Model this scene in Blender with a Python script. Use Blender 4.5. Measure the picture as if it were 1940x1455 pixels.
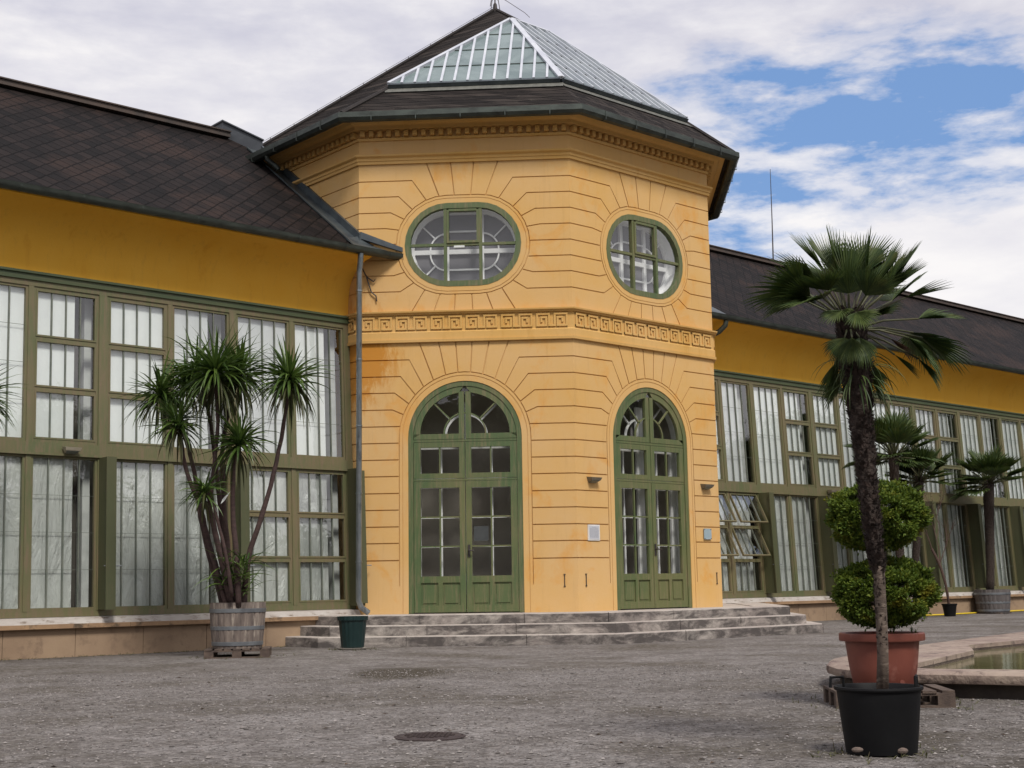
import bpy, math, random
import numpy as np
from mathutils import Vector, Matrix
random.seed(7)
RNG = np.random.default_rng(11)
for o in list(bpy.data.objects):
    bpy.data.objects.remove(o)
SC = bpy.context.scene
COL = SC.collection
PI = math.pi

# ------------------------------------------------------------------ camera
EYE = 0.89
RIGHT = Vector((0.7485951369723398, -0.6628536469015944, -0.01517773667646752))
UPV = Vector((-0.08660268775199101, -0.12044912602786569, 0.9889347716170438))
FWD = Vector((0.6573471650319144, 0.7389973280251965, 0.14757253740491602))
cd = bpy.data.cameras.new('camera')
cam = bpy.data.objects.new('camera', cd)
COL.objects.link(cam)
cam.matrix_world = Matrix(((RIGHT.x, UPV.x, -FWD.x, 0), (RIGHT.y, UPV.y, -FWD.y, 0), (RIGHT.z, UPV.z, -FWD.z, EYE), (0, 0, 0, 1)))
cd.sensor_width = 36
cd.lens = 47.44
cd.clip_start = 0.1
cd.clip_end = 2000
SC.camera = cam
FPX = 2556.5


def at(u, v, depth):
    """world point seen at photo pixel (u, v) at a forward distance"""
    q = (FWD + RIGHT * ((u - 970) / FPX) - UPV * ((v - 727.5) / FPX)) * depth
    return Vector((q.x, q.y, q.z + EYE))


# ------------------------------------------------------------------ sun, sky
SUN_EL, SUN_AZ = 50.0, 200.0      # azimuth clockwise from +Y, towards the sun
sd = bpy.data.lights.new('sun', 'SUN')
sun = bpy.data.objects.new('sun', sd)
COL.objects.link(sun)
az, el = math.radians(SUN_AZ), math.radians(SUN_EL)
tos = Vector((math.sin(az) * math.cos(el), math.cos(az) * math.cos(el), math.sin(el)))
sun.rotation_euler = tos.to_track_quat('Z', 'Y').to_euler()
sun.location = tos * 60
sd.energy = 2.6
sd.angle = math.radians(13)
sd.color = (1.0, 0.95, 0.88)

W = bpy.data.worlds.new('World')
SC.world = W
W.use_nodes = True
nt = W.node_tree
nt.nodes.clear()


def N(t, kind, **kw):
    n = t.nodes.new(kind)
    for k, v in kw.items():
        setattr(n, k, v)
    return n


def L(t, a, b):
    t.links.new(a, b)


def mth(t, op, a, b=None, clamp=False):
    n = N(t, 'ShaderNodeMath', operation=op, use_clamp=clamp)
    for i, x in enumerate((a, b)):
        if x is None:
            continue
        if isinstance(x, (int, float)):
            n.inputs[i].default_value = x
        else:
            L(t, x, n.inputs[i])
    return n.outputs[0]


def mixc(t, f, a, b):
    n = N(t, 'ShaderNodeMix', data_type='RGBA')
    for i, x in ((0, f), (6, a), (7, b)):
        if isinstance(x, (int, float)):
            n.inputs[i].default_value = x
        elif isinstance(x, (tuple, list)):
            n.inputs[i].default_value = (x[0], x[1], x[2], 1)
        else:
            L(t, x, n.inputs[i])
    return n.outputs[2]


def ramp(t, f, stops):
    n = N(t, 'ShaderNodeValToRGB')
    el_ = n.color_ramp.elements
    while len(el_) < len(stops):
        el_.new(0.5)
    for e, (p, c) in zip(el_, stops):
        e.position = p
        e.color = (c, c, c, 1) if isinstance(c, (int, float)) else (c[0], c[1], c[2], 1)
    L(t, f, n.inputs[0])
    return n.outputs[0]


def noise(t, vec, scale, detail=4, rough=0.55, dist=0.0):
    n = N(t, 'ShaderNodeTexNoise')
    n.inputs['Scale'].default_value = scale
    n.inputs['Detail'].default_value = detail
    n.inputs['Roughness'].default_value = rough
    n.inputs['Distortion'].default_value = dist
    if vec is not None:
        L(t, vec, n.inputs['Vector'])
    return n.outputs['Fac']


sky = N(nt, 'ShaderNodeTexSky', sky_type='NISHITA')
sky.sun_disc = False
sky.sun_elevation = math.radians(SUN_EL)
sky.sun_rotation = math.radians(SUN_AZ)
sky.air_density = 1.0
sky.dust_density = 0.6
sky.ozone_density = 1.6
tc = N(nt, 'ShaderNodeTexCoord')
sep = N(nt, 'ShaderNodeSeparateXYZ')
L(nt, tc.outputs['Generated'], sep.inputs[0])
X_, Y_, Z_ = sep.outputs
zc = mth(nt, 'ADD', mth(nt, 'MAXIMUM', Z_, 0.0), 0.16)
px = mth(nt, 'DIVIDE', X_, zc)
py = mth(nt, 'DIVIDE', Y_, zc)
cmb = N(nt, 'ShaderNodeCombineXYZ')
L(nt, px, cmb.inputs[0]); L(nt, py, cmb.inputs[1])
n1 = noise(nt, cmb.outputs[0], 1.15, 9, 0.58, 0.1)
n2 = noise(nt, cmb.outputs[0], 3.6, 7, 0.6, 0.2)
n3 = noise(nt, cmb.outputs[0], 0.5, 4, 0.5)
azn = N(nt, 'ShaderNodeMath', operation='ARCTAN2')
L(nt, X_, azn.inputs[0]); L(nt, Y_, azn.inputs[1])
eln = N(nt, 'ShaderNodeMath', operation='ARCSINE')
L(nt, Z_, eln.inputs[0])


def blob(a0, e0, wa, we, tilt=0.0):
    da = mth(nt, 'SUBTRACT', azn.outputs[0], math.radians(a0))
    de = mth(nt, 'SUBTRACT', eln.outputs[0], math.radians(e0))
    de = mth(nt, 'SUBTRACT', de, mth(nt, 'MULTIPLY', da, tilt))
    da = mth(nt, 'DIVIDE', da, math.radians(wa))
    de = mth(nt, 'DIVIDE', de, math.radians(we))
    s = mth(nt, 'ADD', mth(nt, 'MULTIPLY', da, da), mth(nt, 'MULTIPLY', de, de))
    return mth(nt, 'SUBTRACT', 1.0, s, True)


b1 = blob(58.0, 18.4, 13.5, 5.0, -0.05)
b2 = blob(52.5, 15.6, 7.0, 3.6, 0.0)
b3 = blob(57.0, 8.5, 12.0, 1.3, -0.08)
b4 = blob(100.0, 35.0, 26.0, 14.0, 0.0)
gap = mth(nt, 'MAXIMUM', mth(nt, 'MAXIMUM', b1, b2), mth(nt, 'MAXIMUM', mth(nt, 'MULTIPLY', b3, 0.55), b4))
sgn = N(nt, 'ShaderNodeCombineXYZ')
L(nt, mth(nt, 'MULTIPLY', azn.outputs[0], 9.0), sgn.inputs[0]); L(nt, mth(nt, 'MULTIPLY', eln.outputs[0], 26.0), sgn.inputs[1])
n4 = noise(nt, sgn.outputs[0], 1.1, 9, 0.58, 0.12)
dens = mth(nt, 'ADD', mth(nt, 'MULTIPLY', n1, 0.55), mth(nt, 'MULTIPLY', n4, 1.5))
dens = mth(nt, 'SUBTRACT', mth(nt, 'ADD', dens, 0.03), mth(nt, 'MULTIPLY', mth(nt, 'POWER', gap, 0.5), 0.80))
mask = ramp(nt, dens, [(0.28, 0.0), (0.46, 0.75), (0.66, 1.0)])
shade = mth(nt, 'ADD', mth(nt, 'MULTIPLY', n4, 0.6), mth(nt, 'MULTIPLY', n3, 0.6))
hi = ramp(nt, eln.outputs[0], [(0.20, 0.0), (0.40, 1.0)])
ccol = mixc(nt, ramp(nt, shade, [(0.42, 0.0), (0.72, 1.0)]), (6.8, 6.7, 7.2), (8.3, 8.1, 8.1))
ccol = mixc(nt, mth(nt, 'MULTIPLY', hi, ramp(nt, shade, [(0.5, 0.85), (0.72, 0.15)])), ccol, (5.1, 5.1, 6.0))
blue = mixc(nt, 0.72, sky.outputs[0], (1.75, 3.2, 6.2))
skyc = mixc(nt, mask, blue, ccol)
bg = N(nt, 'ShaderNodeBackground')
L(nt, skyc, bg.inputs[0])
bg.inputs[1].default_value = 0.1
wo = N(nt, 'ShaderNodeOutputWorld')
L(nt, bg.outputs[0], wo.inputs[0])

SC.view_settings.view_transform = 'Standard'
SC.view_settings.look = 'None'
SC.view_settings.gamma = 1
SC.view_settings.exposure = 0.22
SC.cycles.max_bounces = 8
SC.cycles.transparent_max_bounces = 12


# ------------------------------------------------------------------ materials
def material(name, build):
    m = bpy.data.materials.new(name)
    m.use_nodes = True
    t = m.node_tree
    b = t.nodes['Principled BSDF']
    tc_ = N(t, 'ShaderNodeTexCoord')
    build(t, b, tc_.outputs['Object'])
    return m


def scl(t, v, s):
    n = N(t, 'ShaderNodeMapping')
    L(t, v, n.inputs[0])
    n.inputs['Scale'].default_value = s
    return n.outputs[0]


def bump(t, b, h, strength, dist):
    n = N(t, 'ShaderNodeBump')
    n.inputs['Strength'].default_value = strength
    n.inputs['Distance'].default_value = dist
    L(t, h, n.inputs['Height'])
    L(t, n.outputs[0], b.inputs['Normal'])


def simple(name, c1, c2, s=3.0, rough=0.8, bs=0.0, bsc=40.0, metal=0.0, stretch=(1, 1, 1), lo=0.35, hi_=0.65, c3=None, s3=9.0, bd=0.01):
    def f(t, b, v):
        vv = scl(t, v, stretch)
        c = mixc(t, ramp(t, noise(t, vv, s, 6, 0.6), [(lo, 0.0), (hi_, 1.0)]), c1, c2)
        if c3:
            c = mixc(t, ramp(t, noise(t, vv, s3, 7, 0.65), [(0.54, 0.0), (0.66, 1.0)]), c, c3)
        L(t, c, b.inputs['Base Color'])
        b.inputs['Roughness'].default_value = rough
        b.inputs['Metallic'].default_value = metal
        if bs:
            bump(t, b, noise(t, vv, bsc, 5, 0.6), bs, bd)
    return material(name, f)


def wall_mat(name, c1, c2, c3, grad=False):
    def f(t, b, v):
        c = mixc(t, ramp(t, noise(t, v, 0.9, 5, 0.6), [(0.35, 0.0), (0.68, 1.0)]), c1, c2)
        c = mixc(t, mth(t, 'MULTIPLY', ramp(t, noise(t, scl(t, v, (2.2, 2.2, 0.5)), 1.6, 8, 0.7, 0.4), [(0.56, 0.0), (0.72, 1.0)]), 0.6), c, c3)
        c = mixc(t, mth(t, 'MULTIPLY', ramp(t, noise(t, scl(t, v, (6, 6, 0.6)), 1.7, 7, 0.7), [(0.55, 0.0), (0.75, 1.0)]), 0.28), c, (0.30, 0.17, 0.06))
        c = mixc(t, mth(t, 'MULTIPLY', noise(t, v, 30, 4, 0.7), 0.22), c, (c1[0] * .75, c1[1] * .72, c1[2] * .7))
        L(t, c, b.inputs['Base Color'])
        b.inputs['Roughness'].default_value = 0.92
        b.inputs['Specular IOR Level'].default_value = 0.2
        bump(t, b, noise(t, v, 55, 6, 0.65), 0.35, 0.006)
    return material(name, f)


def pav_wall(t, b, v):
    sp = N(t, 'ShaderNodeSeparateXYZ')
    L(t, v, sp.inputs[0])
    c = mixc(t, ramp(t, noise(t, v, 0.8, 5, 0.6), [(0.35, 0.0), (0.66, 1.0)]), (0.635, 0.412, 0.188), (0.63, 0.38, 0.130))
    c = mixc(t, mth(t, 'MULTIPLY', ramp(t, noise(t, scl(t, v, (1.5, 1.5, 1.1)), 1.1, 8, 0.65, 0.5), [(0.55, 0.0), (0.70, 1.0)]), 0.75), c, (0.64, 0.29, 0.045))
    # rusty water stains: at the wing junction (x near -4.2) and along the foot
    near = mth(t, 'SUBTRACT', 1.0, mth(t, 'DIVIDE', mth(t, 'ADD', sp.outputs[0], 4.5), 0.95), True)
    low = mth(t, 'SUBTRACT', 1.0, mth(t, 'DIVIDE', mth(t, 'SUBTRACT', sp.outputs[2], 0.0), 0.45), True)
    mid = mth(t, 'MULTIPLY', mth(t, 'SUBTRACT', 1.0, mth(t, 'ABSOLUTE', mth(t, 'DIVIDE', mth(t, 'SUBTRACT', sp.outputs[2], 4.75), 1.5)), True), near)
    st = mth(t, 'MAXIMUM', mth(t, 'MULTIPLY', mid, 1.5), mth(t, 'MULTIPLY', low, mth(t, 'ADD', mth(t, 'MULTIPLY', near, 1.1), 0.30)), True)
    sn = ramp(t, mth(t, 'ADD', mth(t, 'MULTIPLY', noise(t, scl(t, v, (4.5, 4.5, 1.5)), 2.0, 9, 0.75, 0.3), 0.9), mth(t, 'MULTIPLY', st, 0.42)), [(0.60, 0.0), (0.74, 1.0)])
    c = mixc(t, mth(t, 'MULTIPLY', mth(t, 'MULTIPLY', sn, mth(t, 'MULTIPLY', st, 1.5, True), True), 0.95), c, (0.50, 0.20, 0.02))
    crs = mth(t, 'FLOOR', mth(t, 'DIVIDE', mth(t, 'SUBTRACT', sp.outputs[2], 1.32), 0.278))
    wn = N(t, 'ShaderNodeTexWhiteNoise', noise_dimensions='1D')
    L(t, crs, wn.inputs['W'])
    c = mixc(t, mth(t, 'MULTIPLY', wn.outputs[0], 0.16), c, (0.56, 0.36, 0.17))
    c = mixc(t, mth(t, 'MULTIPLY', ramp(t, noise(t, scl(t, v, (7, 7, 0.5)), 1.5, 7, 0.7), [(0.56, 0.0), (0.76, 1.0)]), 0.25), c, (0.34, 0.2, 0.08))
    c = mixc(t, mth(t, 'MULTIPLY', noise(t, v, 34, 4, 0.7), 0.2), c, (0.5, 0.3, 0.1))
    L(t, c, b.inputs['Base Color'])
    b.inputs['Roughness'].default_value = 0.92
    b.inputs['Specular IOR Level'].default_value = 0.2
    bump(t, b, noise(t, v, 60, 6, 0.65), 0.3, 0.006)


def roof_mat(name, sx, sz, cols, rot=0.0):
    def f(t, b, v):
        # rows of small tiles laid along the eaves; v = (along, across, up)
        mp = N(t, 'ShaderNodeMapping')
        L(t, v, mp.inputs[0])
        mp.inputs['Rotation'].default_value = (0, 0, 0)
        sp = N(t, 'ShaderNodeSeparateXYZ')
        L(t, v, sp.inputs[0])
        cb = N(t, 'ShaderNodeCombineXYZ')
        if rot:
            L(t, mth(t, 'ADD', sp.outputs[0], mth(t, 'MULTIPLY', sp.outputs[2], rot)), cb.inputs[0])
        else:
            L(t, mth(t, 'ADD', sp.outputs[0], mth(t, 'MULTIPLY', sp.outputs[1], 0.6)), cb.inputs[0])
        L(t, sp.outputs[2], cb.inputs[1])
        wob = noise(t, v, 2.5, 3, 0.5)
        br = N(t, 'ShaderNodeTexBrick')
        L(t, cb.outputs[0], br.inputs['Vector'])
        br.inputs['Scale'].default_value = 1.0
        br.inputs['Brick Width'].default_value = sx
        br.inputs['Row Height'].default_value = sz
        br.inputs['Mortar Size'].default_value = 0.008
        br.inputs['Mortar Smooth'].default_value = 0.3
        br.inputs['Bias'].default_value = 0.0
        br.inputs['Color1'].default_value = (*cols[0], 1)
        br.inputs['Color2'].default_value = (*cols[1], 1)
        br.inputs['Mortar'].default_value = (0.008, 0.006, 0.006, 1)
        c = mixc(t, ramp(t, noise(t, v, 1.1, 6, 0.65), [(0.52, 0.0), (0.68, 1.0)]), br.outputs[0], cols[2])
        c = mixc(t, 0.35, c, br.outputs[0])
        c = mixc(t, ramp(t, noise(t, v, 7, 6, 0.7), [(0.6, 0.0), (0.75, 0.7)]), c, cols[3])
        c = mixc(t, br.outputs[1], c, (0.006, 0.005, 0.005))
        L(t, c, b.inputs['Base Color'])
        b.inputs['Roughness'].default_value = 0.85
        b.inputs['Specular IOR Level'].default_value = 0.12
        # each course steps up over the one below
        frac = mth(t, 'FRACT', mth(t, 'DIVIDE', sp.outputs[2], sz))
        h = mth(t, 'SUBTRACT', mth(t, 'SUBTRACT', 1.0, frac), mth(t, 'MULTIPLY', br.outputs[1], 0.8))
        h = mth(t, 'ADD', h, mth(t, 'MULTIPLY', noise(t, v, 12, 4, 0.6), 0.5))
        bump(t, b, h, 0.8, 0.018)
    return material(name, f)


def diamond_roof(name, cell, cols):
    def f(t, b, v):
        sp = N(t, 'ShaderNodeSeparateXYZ')
        L(t, v, sp.inputs[0])
        k = 1.243
        p = mth(t, 'DIVIDE', mth(t, 'ADD', sp.outputs[0], mth(t, 'MULTIPLY', sp.outputs[1], k * 0.9)), cell)
        q = mth(t, 'DIVIDE', mth(t, 'SUBTRACT', sp.outputs[0], mth(t, 'MULTIPLY', sp.outputs[1], k * 0.9)), cell)
        wob = mth(t, 'MULTIPLY', mth(t, 'SUBTRACT', noise(t, v, 3.5, 4, 0.6), 0.5), 0.35)
        p = mth(t, 'ADD', p, wob)
        q = mth(t, 'SUBTRACT', q, wob)
        fp_, fq = mth(t, 'FRACT', p), mth(t, 'FRACT', q)
        cb = N(t, 'ShaderNodeCombineXYZ')
        L(t, mth(t, 'FLOOR', p), cb.inputs[0]); L(t, mth(t, 'FLOOR', q), cb.inputs[1])
        wn = N(t, 'ShaderNodeTexWhiteNoise', noise_dimensions='2D')
        L(t, cb.outputs[0], wn.inputs[0])
        c = mixc(t, wn.outputs[0], cols[0], cols[1])
        c = mixc(t, mth(t, 'MULTIPLY', ramp(t, noise(t, v, 0.8, 6, 0.65), [(0.50, 0.0), (0.62, 1.0)]), 0.8), c, cols[2])
        c = mixc(t, ramp(t, noise(t, v, 7, 6, 0.7), [(0.58, 0.0), (0.75, 0.6)]), c, cols[3])
        e1 = ramp(t, mth(t, 'MINIMUM', fp_, mth(t, 'SUBTRACT', 1.0, fq)), [(0.04, 1.0), (0.13, 0.0)])
        c = mixc(t, mth(t, 'MULTIPLY', e1, 0.95), c, (0.003, 0.003, 0.003))
        c = mixc(t, ramp(t, noise(t, v, 2.6, 9, 0.8), [(0.66, 0.0), (0.74, 0.5)]), c, (0.09, 0.075, 0.06))
        L(t, c, b.inputs['Base Color'])
        b.inputs['Roughness'].default_value = 0.75
        b.inputs['Specular IOR Level'].default_value = 0.12
        h = mth(t, 'ADD', mth(t, 'MULTIPLY', mth(t, 'SUBTRACT', fq, fp_), 0.5), mth(t, 'MULTIPLY', noise(t, v, 14, 4, 0.6), 0.35))
        h = mth(t, 'SUBTRACT', h, mth(t, 'MULTIPLY', e1, 0.6))
        bump(t, b, h, 0.8, 0.022)
    return material(name, f)


def wood_paint(name, c1, c2, cw, amt=0.55, vert=(9, 9, 0.7)):
    def f(t, b, v):
        c = mixc(t, ramp(t, noise(t, v, 0.7, 4, 0.6), [(0.38, 0.0), (0.64, 1.0)]), c1, c2)
        wn = noise(t, scl(t, v, vert), 2.6, 8, 0.72, 0.3)
        c = mixc(t, mth(t, 'MULTIPLY', ramp(t, wn, [(amt - .04, 0.0), (amt + .14, 1.0)]), 0.8), c, cw)
        c = mixc(t, mth(t, 'MULTIPLY', noise(t, v, 60, 3, 0.7), 0.25), c, (c1[0] * .5, c1[1] * .5, c1[2] * .5))
        L(t, c, b.inputs['Base Color'])
        b.inputs['Roughness'].default_value = 0.55
        bump(t, b, noise(t, scl(t, v, vert), 14, 5, 0.7), 0.35, 0.004)
    return material(name, f)


def glass_mat(name, tint=(0.9, 0.94, 0.92), base=0.06, rough=0.02, wav=0.0):
    m = bpy.data.materials.new(name)
    m.use_nodes = True
    t = m.node_tree
    t.nodes.clear()
    out = N(t, 'ShaderNodeOutputMaterial')
    tr = N(t, 'ShaderNodeBsdfTransparent')
    tr.inputs[0].default_value = (*tint, 1)
    gl = N(t, 'ShaderNodeBsdfGlossy')
    gl.inputs['Roughness'].default_value = rough
    lw = N(t, 'ShaderNodeLayerWeight')
    lw.inputs[0].default_value = 0.5
    f = mth(t, 'ADD', mth(t, 'MULTIPLY', mth(t, 'POWER', lw.outputs['Facing'], 2.4), 0.85), 0.06 + base, True)
    if wav:
        tcx = N(t, 'ShaderNodeTexCoord')
        bn = N(t, 'ShaderNodeBump')
        bn.inputs['Strength'].default_value = wav
        bn.inputs['Distance'].default_value = 0.02
        L(t, noise(t, tcx.outputs['Object'], 3.0, 3, 0.5), bn.inputs['Height'])
        L(t, bn.outputs[0], gl.inputs['Normal'])
    mx = N(t, 'ShaderNodeMixShader')
    L(t, f, mx.inputs[0]); L(t, tr.outputs[0], mx.inputs[1]); L(t, gl.outputs[0], mx.inputs[2])
    L(t, mx.outputs[0], out.inputs[0])
    return m


M = {}
M['pav'] = material('pavilion_plaster', pav_wall)
M['mould'] = wall_mat('moulding_plaster', (0.635, 0.40, 0.155), (0.60, 0.355, 0.105), (0.5, 0.27, 0.06))
M['wing'] = wall_mat('wing_plaster', (0.76, 0.43, 0.060), (0.72, 0.38, 0.040), (0.56, 0.25, 0.018))
M['green'] = wood_paint('weathered_green_paint', (0.150, 0.132, 0.062), (0.100, 0.120, 0.050), (0.185, 0.130, 0.082), 0.49)
M['fin'] = wood_paint('dark_green_board', (0.070, 0.078, 0.034), (0.085, 0.085, 0.040), (0.12, 0.095, 0.055), 0.58)
M['head'] = wood_paint('green_head_moulding', (0.05, 0.075, 0.032), (0.075, 0.095, 0.04), (0.11, 0.10, 0.05), 0.56, (0.7, 9, 9))
M['door'] = wood_paint('green_door_paint', (0.070, 0.112, 0.040), (0.135, 0.142, 0.054), (0.21, 0.165, 0.09), 0.52)
M['white'] = simple('white_paint', (0.72, 0.74, 0.72), (0.55, 0.57, 0.56), 4, 0.5)
M['bars'] = simple('dark_glazing_bar', (0.10, 0.12, 0.10), (0.16, 0.17, 0.14), 5, 0.5)
M['glass'] = glass_mat('window_glass', (0.95, 0.97, 0.96), 0.09, 0.03, 0.25)
M['dglass'] = glass_mat('door_glass', (0.95, 0.96, 0.95), 0.03, 0.02, 0.1)
M['oglass'] = glass_mat('oval_glass', (0.96, 0.97, 0.97), 0.03, 0.04, 0.2)
M['lining'] = simple('white_inner_paint', (0.86, 0.86, 0.86), (0.78, 0.79, 0.79), 4, 0.6)
M['lead'] = simple('zinc_sheet', (0.055, 0.066, 0.078), (0.10, 0.12, 0.125), 3, 0.42, 0.1, 8, metal=0.5)
M['gutter'] = simple('weathered_copper_gutter', (0.036, 0.042, 0.038), (0.068, 0.082, 0.072), 2.5, 0.5, metal=0.45, stretch=(1.5, 1.5, 4))
M['pipe'] = simple('galvanised_pipe', (0.20, 0.23, 0.25), (0.34, 0.37, 0.39), 2.2, 0.33, metal=0.75, stretch=(3, 3, 1), c3=(0.07, 0.08, 0.09), s3=1.4)
M['iron'] = simple('dark_iron', (0.02, 0.018, 0.018), (0.05, 0.035, 0.03), 8, 0.6, 0.3, 40)
M['roof'] = diamond_roof('dark_roof_shingles', 0.30, ((0.020, 0.0145, 0.0135), (0.007, 0.006, 0.006), (0.034, 0.021, 0.017), (0.005, 0.0048, 0.0048)))
M['proof'] = roof_mat('mossy_wood_shingles', 0.16, 0.10, ((0.042, 0.034, 0.030), (0.011, 0.009, 0.0085), (0.014, 0.011, 0.010), (0.085, 0.076, 0.062)))
M['ridge'] = simple('ridge_board', (0.085, 0.060, 0.048), (0.05, 0.04, 0.035), 3, 0.8, 0.3, 30)
M['alu'] = simple('pale_aluminium_bar', (0.62, 0.64, 0.68), (0.50, 0.52, 0.58), 3, 0.4, metal=0.2)


def steps_stone(t, b, v):
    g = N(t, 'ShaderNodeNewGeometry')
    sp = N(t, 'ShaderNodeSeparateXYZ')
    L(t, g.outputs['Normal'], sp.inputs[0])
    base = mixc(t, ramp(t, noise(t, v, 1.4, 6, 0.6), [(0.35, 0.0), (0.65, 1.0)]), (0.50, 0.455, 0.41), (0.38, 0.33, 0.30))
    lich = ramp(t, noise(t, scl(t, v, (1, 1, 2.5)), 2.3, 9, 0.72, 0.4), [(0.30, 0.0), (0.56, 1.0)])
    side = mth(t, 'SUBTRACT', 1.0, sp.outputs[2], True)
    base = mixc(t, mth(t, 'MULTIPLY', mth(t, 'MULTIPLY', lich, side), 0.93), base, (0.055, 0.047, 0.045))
    base = mixc(t, mth(t, 'MULTIPLY', ramp(t, noise(t, v, 9, 8, 0.7), [(0.5, 0.0), (0.7, 1.0)]), 0.5), base, (0.17, 0.14, 0.13))
    L(t, base, b.inputs['Base Color'])
    b.inputs['Roughness'].default_value = 0.9
    bump(t, b, noise(t, v, 18, 8, 0.7), 0.5, 0.015)


M['steps'] = material('weathered_step_stone', steps_stone)
M['plinth'] = simple('sandstone_slab', (0.34, 0.24, 0.155), (0.27, 0.185, 0.12), 1.6, 0.85, 0.25, 30, c3=(0.22, 0.15, 0.10), s3=4)
M['plinth_joint'] = simple('slab_joint', (0.12, 0.08, 0.05), (0.16, 0.11, 0.07), 5, 0.9)
M['ledge'] = simple('whitewashed_ledge', (0.46, 0.43, 0.40), (0.36, 0.32, 0.29), 4, 0.9, 0.5, 25, stretch=(1, 3, 3), c3=(0.2, 0.16, 0.13), s3=6)
M['ledge_edge'] = simple('ledge_stone_edge', (0.36, 0.23, 0.13), (0.25, 0.155, 0.09), 3, 0.9, 0.4, 25, c3=(0.1, 0.07, 0.045), s3=4)
M['coping'] = simple('pool_coping_stone', (0.36, 0.285, 0.23), (0.24, 0.175, 0.15), 2.6, 0.9, 0.9, 18, c3=(0.10, 0.07, 0.062), s3=7, bd=0.02)
M['basin'] = simple('pool_wall_painted_shadow', (0.05, 0.04, 0.035), (0.09, 0.075, 0.06), 4, 0.9, 0.4, 20)  # shadow under the overhanging rim is put into this dark wall colour
M['terracotta'] = simple('terracotta_plastic', (0.20, 0.058, 0.038), (0.15, 0.040, 0.028), 2.5, 0.55, 0.06, 20, c3=(0.25, 0.095, 0.070), s3=5)
M['black_pot'] = simple('black_plastic', (0.004, 0.0042, 0.005), (0.007, 0.007, 0.008), 4, 0.62, 0.08, 25)
M['black_pot'].node_tree.nodes['Principled BSDF'].inputs['Specular IOR Level'].default_value = 0.22
M['green_pot'] = simple('dark_green_plastic', (0.006, 0.022, 0.022), (0.010, 0.03, 0.03), 4, 0.4)
M['barrel'] = simple('weathered_oak_staves', (0.24, 0.195, 0.165), (0.10, 0.078, 0.07), 2.6, 0.85, 0.5, 12, stretch=(5, 5, 0.9), c3=(0.36, 0.31, 0.26), s3=3.2)
M['hoop'] = simple('galvanised_hoop', (0.15, 0.16, 0.175), (0.22, 0.235, 0.25), 5, 0.5, metal=0.5)
M['soil'] = simple('potting_soil', (0.035, 0.025, 0.018), (0.06, 0.042, 0.03), 20, 0.95, 1.0, 60)
M['pallet'] = simple('pallet_wood', (0.12, 0.085, 0.065), (0.06, 0.042, 0.035), 3, 0.85, 0.4, 30, stretch=(4, 1, 4))
M['saucer'] = simple('pale_saucer', (0.42, 0.40, 0.36), (0.32, 0.29, 0.26), 5, 0.7)
M['bark'] = simple('palm_bark', (0.055, 0.038, 0.030), (0.026, 0.018, 0.015), 22, 0.95, 0.9, 45, stretch=(1, 1, 1.8), bd=0.02, c3=(0.11, 0.085, 0.07), s3=30)
M['barkpale'] = simple('pale_grey_bark', (0.14, 0.105, 0.082), (0.075, 0.055, 0.045), 7, 0.9, 0.6, 40, stretch=(1, 1, 3), c3=(0.24, 0.19, 0.15), s3=14)
M['cordbark'] = simple('cordyline_bark', (0.085, 0.050, 0.045), (0.05, 0.03, 0.028), 9, 0.85, 0.6, 40, stretch=(1, 1, 3))
M['fibre'] = simple('palm_fibre', (0.050, 0.032, 0.025), (0.022, 0.015, 0.013), 30, 0.95, 0.6, 60)


def leaf_mat(name, ca, cb, cc, rough=0.45, trans=0.15):
    def f(t, b, v):
        g = N(t, 'ShaderNodeNewGeometry')
        c = mixc(t, g.outputs['Random Per Island'], ca, cb)
        c = mixc(t, ramp(t, noise(t, v, 6, 4, 0.6), [(0.55, 0.0), (0.7, 1.0)]), c, cc)
        L(t, c, b.inputs['Base Color'])
        b.inputs['Roughness'].default_value = rough
        b.inputs['Transmission Weight'].default_value = 0.0
        tl = N(t, 'ShaderNodeBsdfTranslucent')
        L(t, c, tl.inputs[0])
        mx = N(t, 'ShaderNodeMixShader')
        mx.inputs[0].default_value = trans
        o = t.nodes['Material Output']
        L(t, b.outputs[0], mx.inputs[1]); L(t, tl.outputs[0], mx.inputs[2]); L(t, mx.outputs[0], o.inputs[0])
    return material(name, f)


M['cord'] = leaf_mat('cordyline_leaf', (0.035, 0.075, 0.015), (0.12, 0.19, 0.035), (0.028, 0.055, 0.015), 0.4, 0.25)
M['cord_dark'] = leaf_mat('cordyline_leaf_old', (0.045, 0.060, 0.018), (0.09, 0.085, 0.03), (0.03, 0.035, 0.015), 0.5, 0.15)
M['fan'] = leaf_mat('fan_palm_leaf', (0.022, 0.048, 0.010), (0.062, 0.095, 0.016), (0.085, 0.098, 0.020), 0.6, 0.15)
M['fanlight'] = leaf_mat('young_fan_palm_leaf', (0.035, 0.065, 0.010), (0.08, 0.11, 0.018), (0.03, 0.045, 0.010), 0.65, 0.2)
M['fandead'] = leaf_mat('dry_fan_palm_leaf', (0.14, 0.075, 0.045), (0.10, 0.055, 0.035), (0.07, 0.045, 0.03), 0.8, 0.1)
M['thuja'] = leaf_mat('conifer_foliage', (0.05, 0.10, 0.008), (0.135, 0.18, 0.012), (0.22, 0.20, 0.014), 0.75, 0.25)
M['twig'] = simple('reddish_twig', (0.07, 0.04, 0.035), (0.10, 0.06, 0.045), 10, 0.85)
M['twigleaf'] = leaf_mat('sparse_leaf', (0.09, 0.06, 0.03), (0.07, 0.075, 0.03), (0.12, 0.06, 0.04), 0.6, 0.2)
M['petiole'] = simple('petiole', (0.045, 0.055, 0.02), (0.075, 0.07, 0.03), 10, 0.6)
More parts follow.
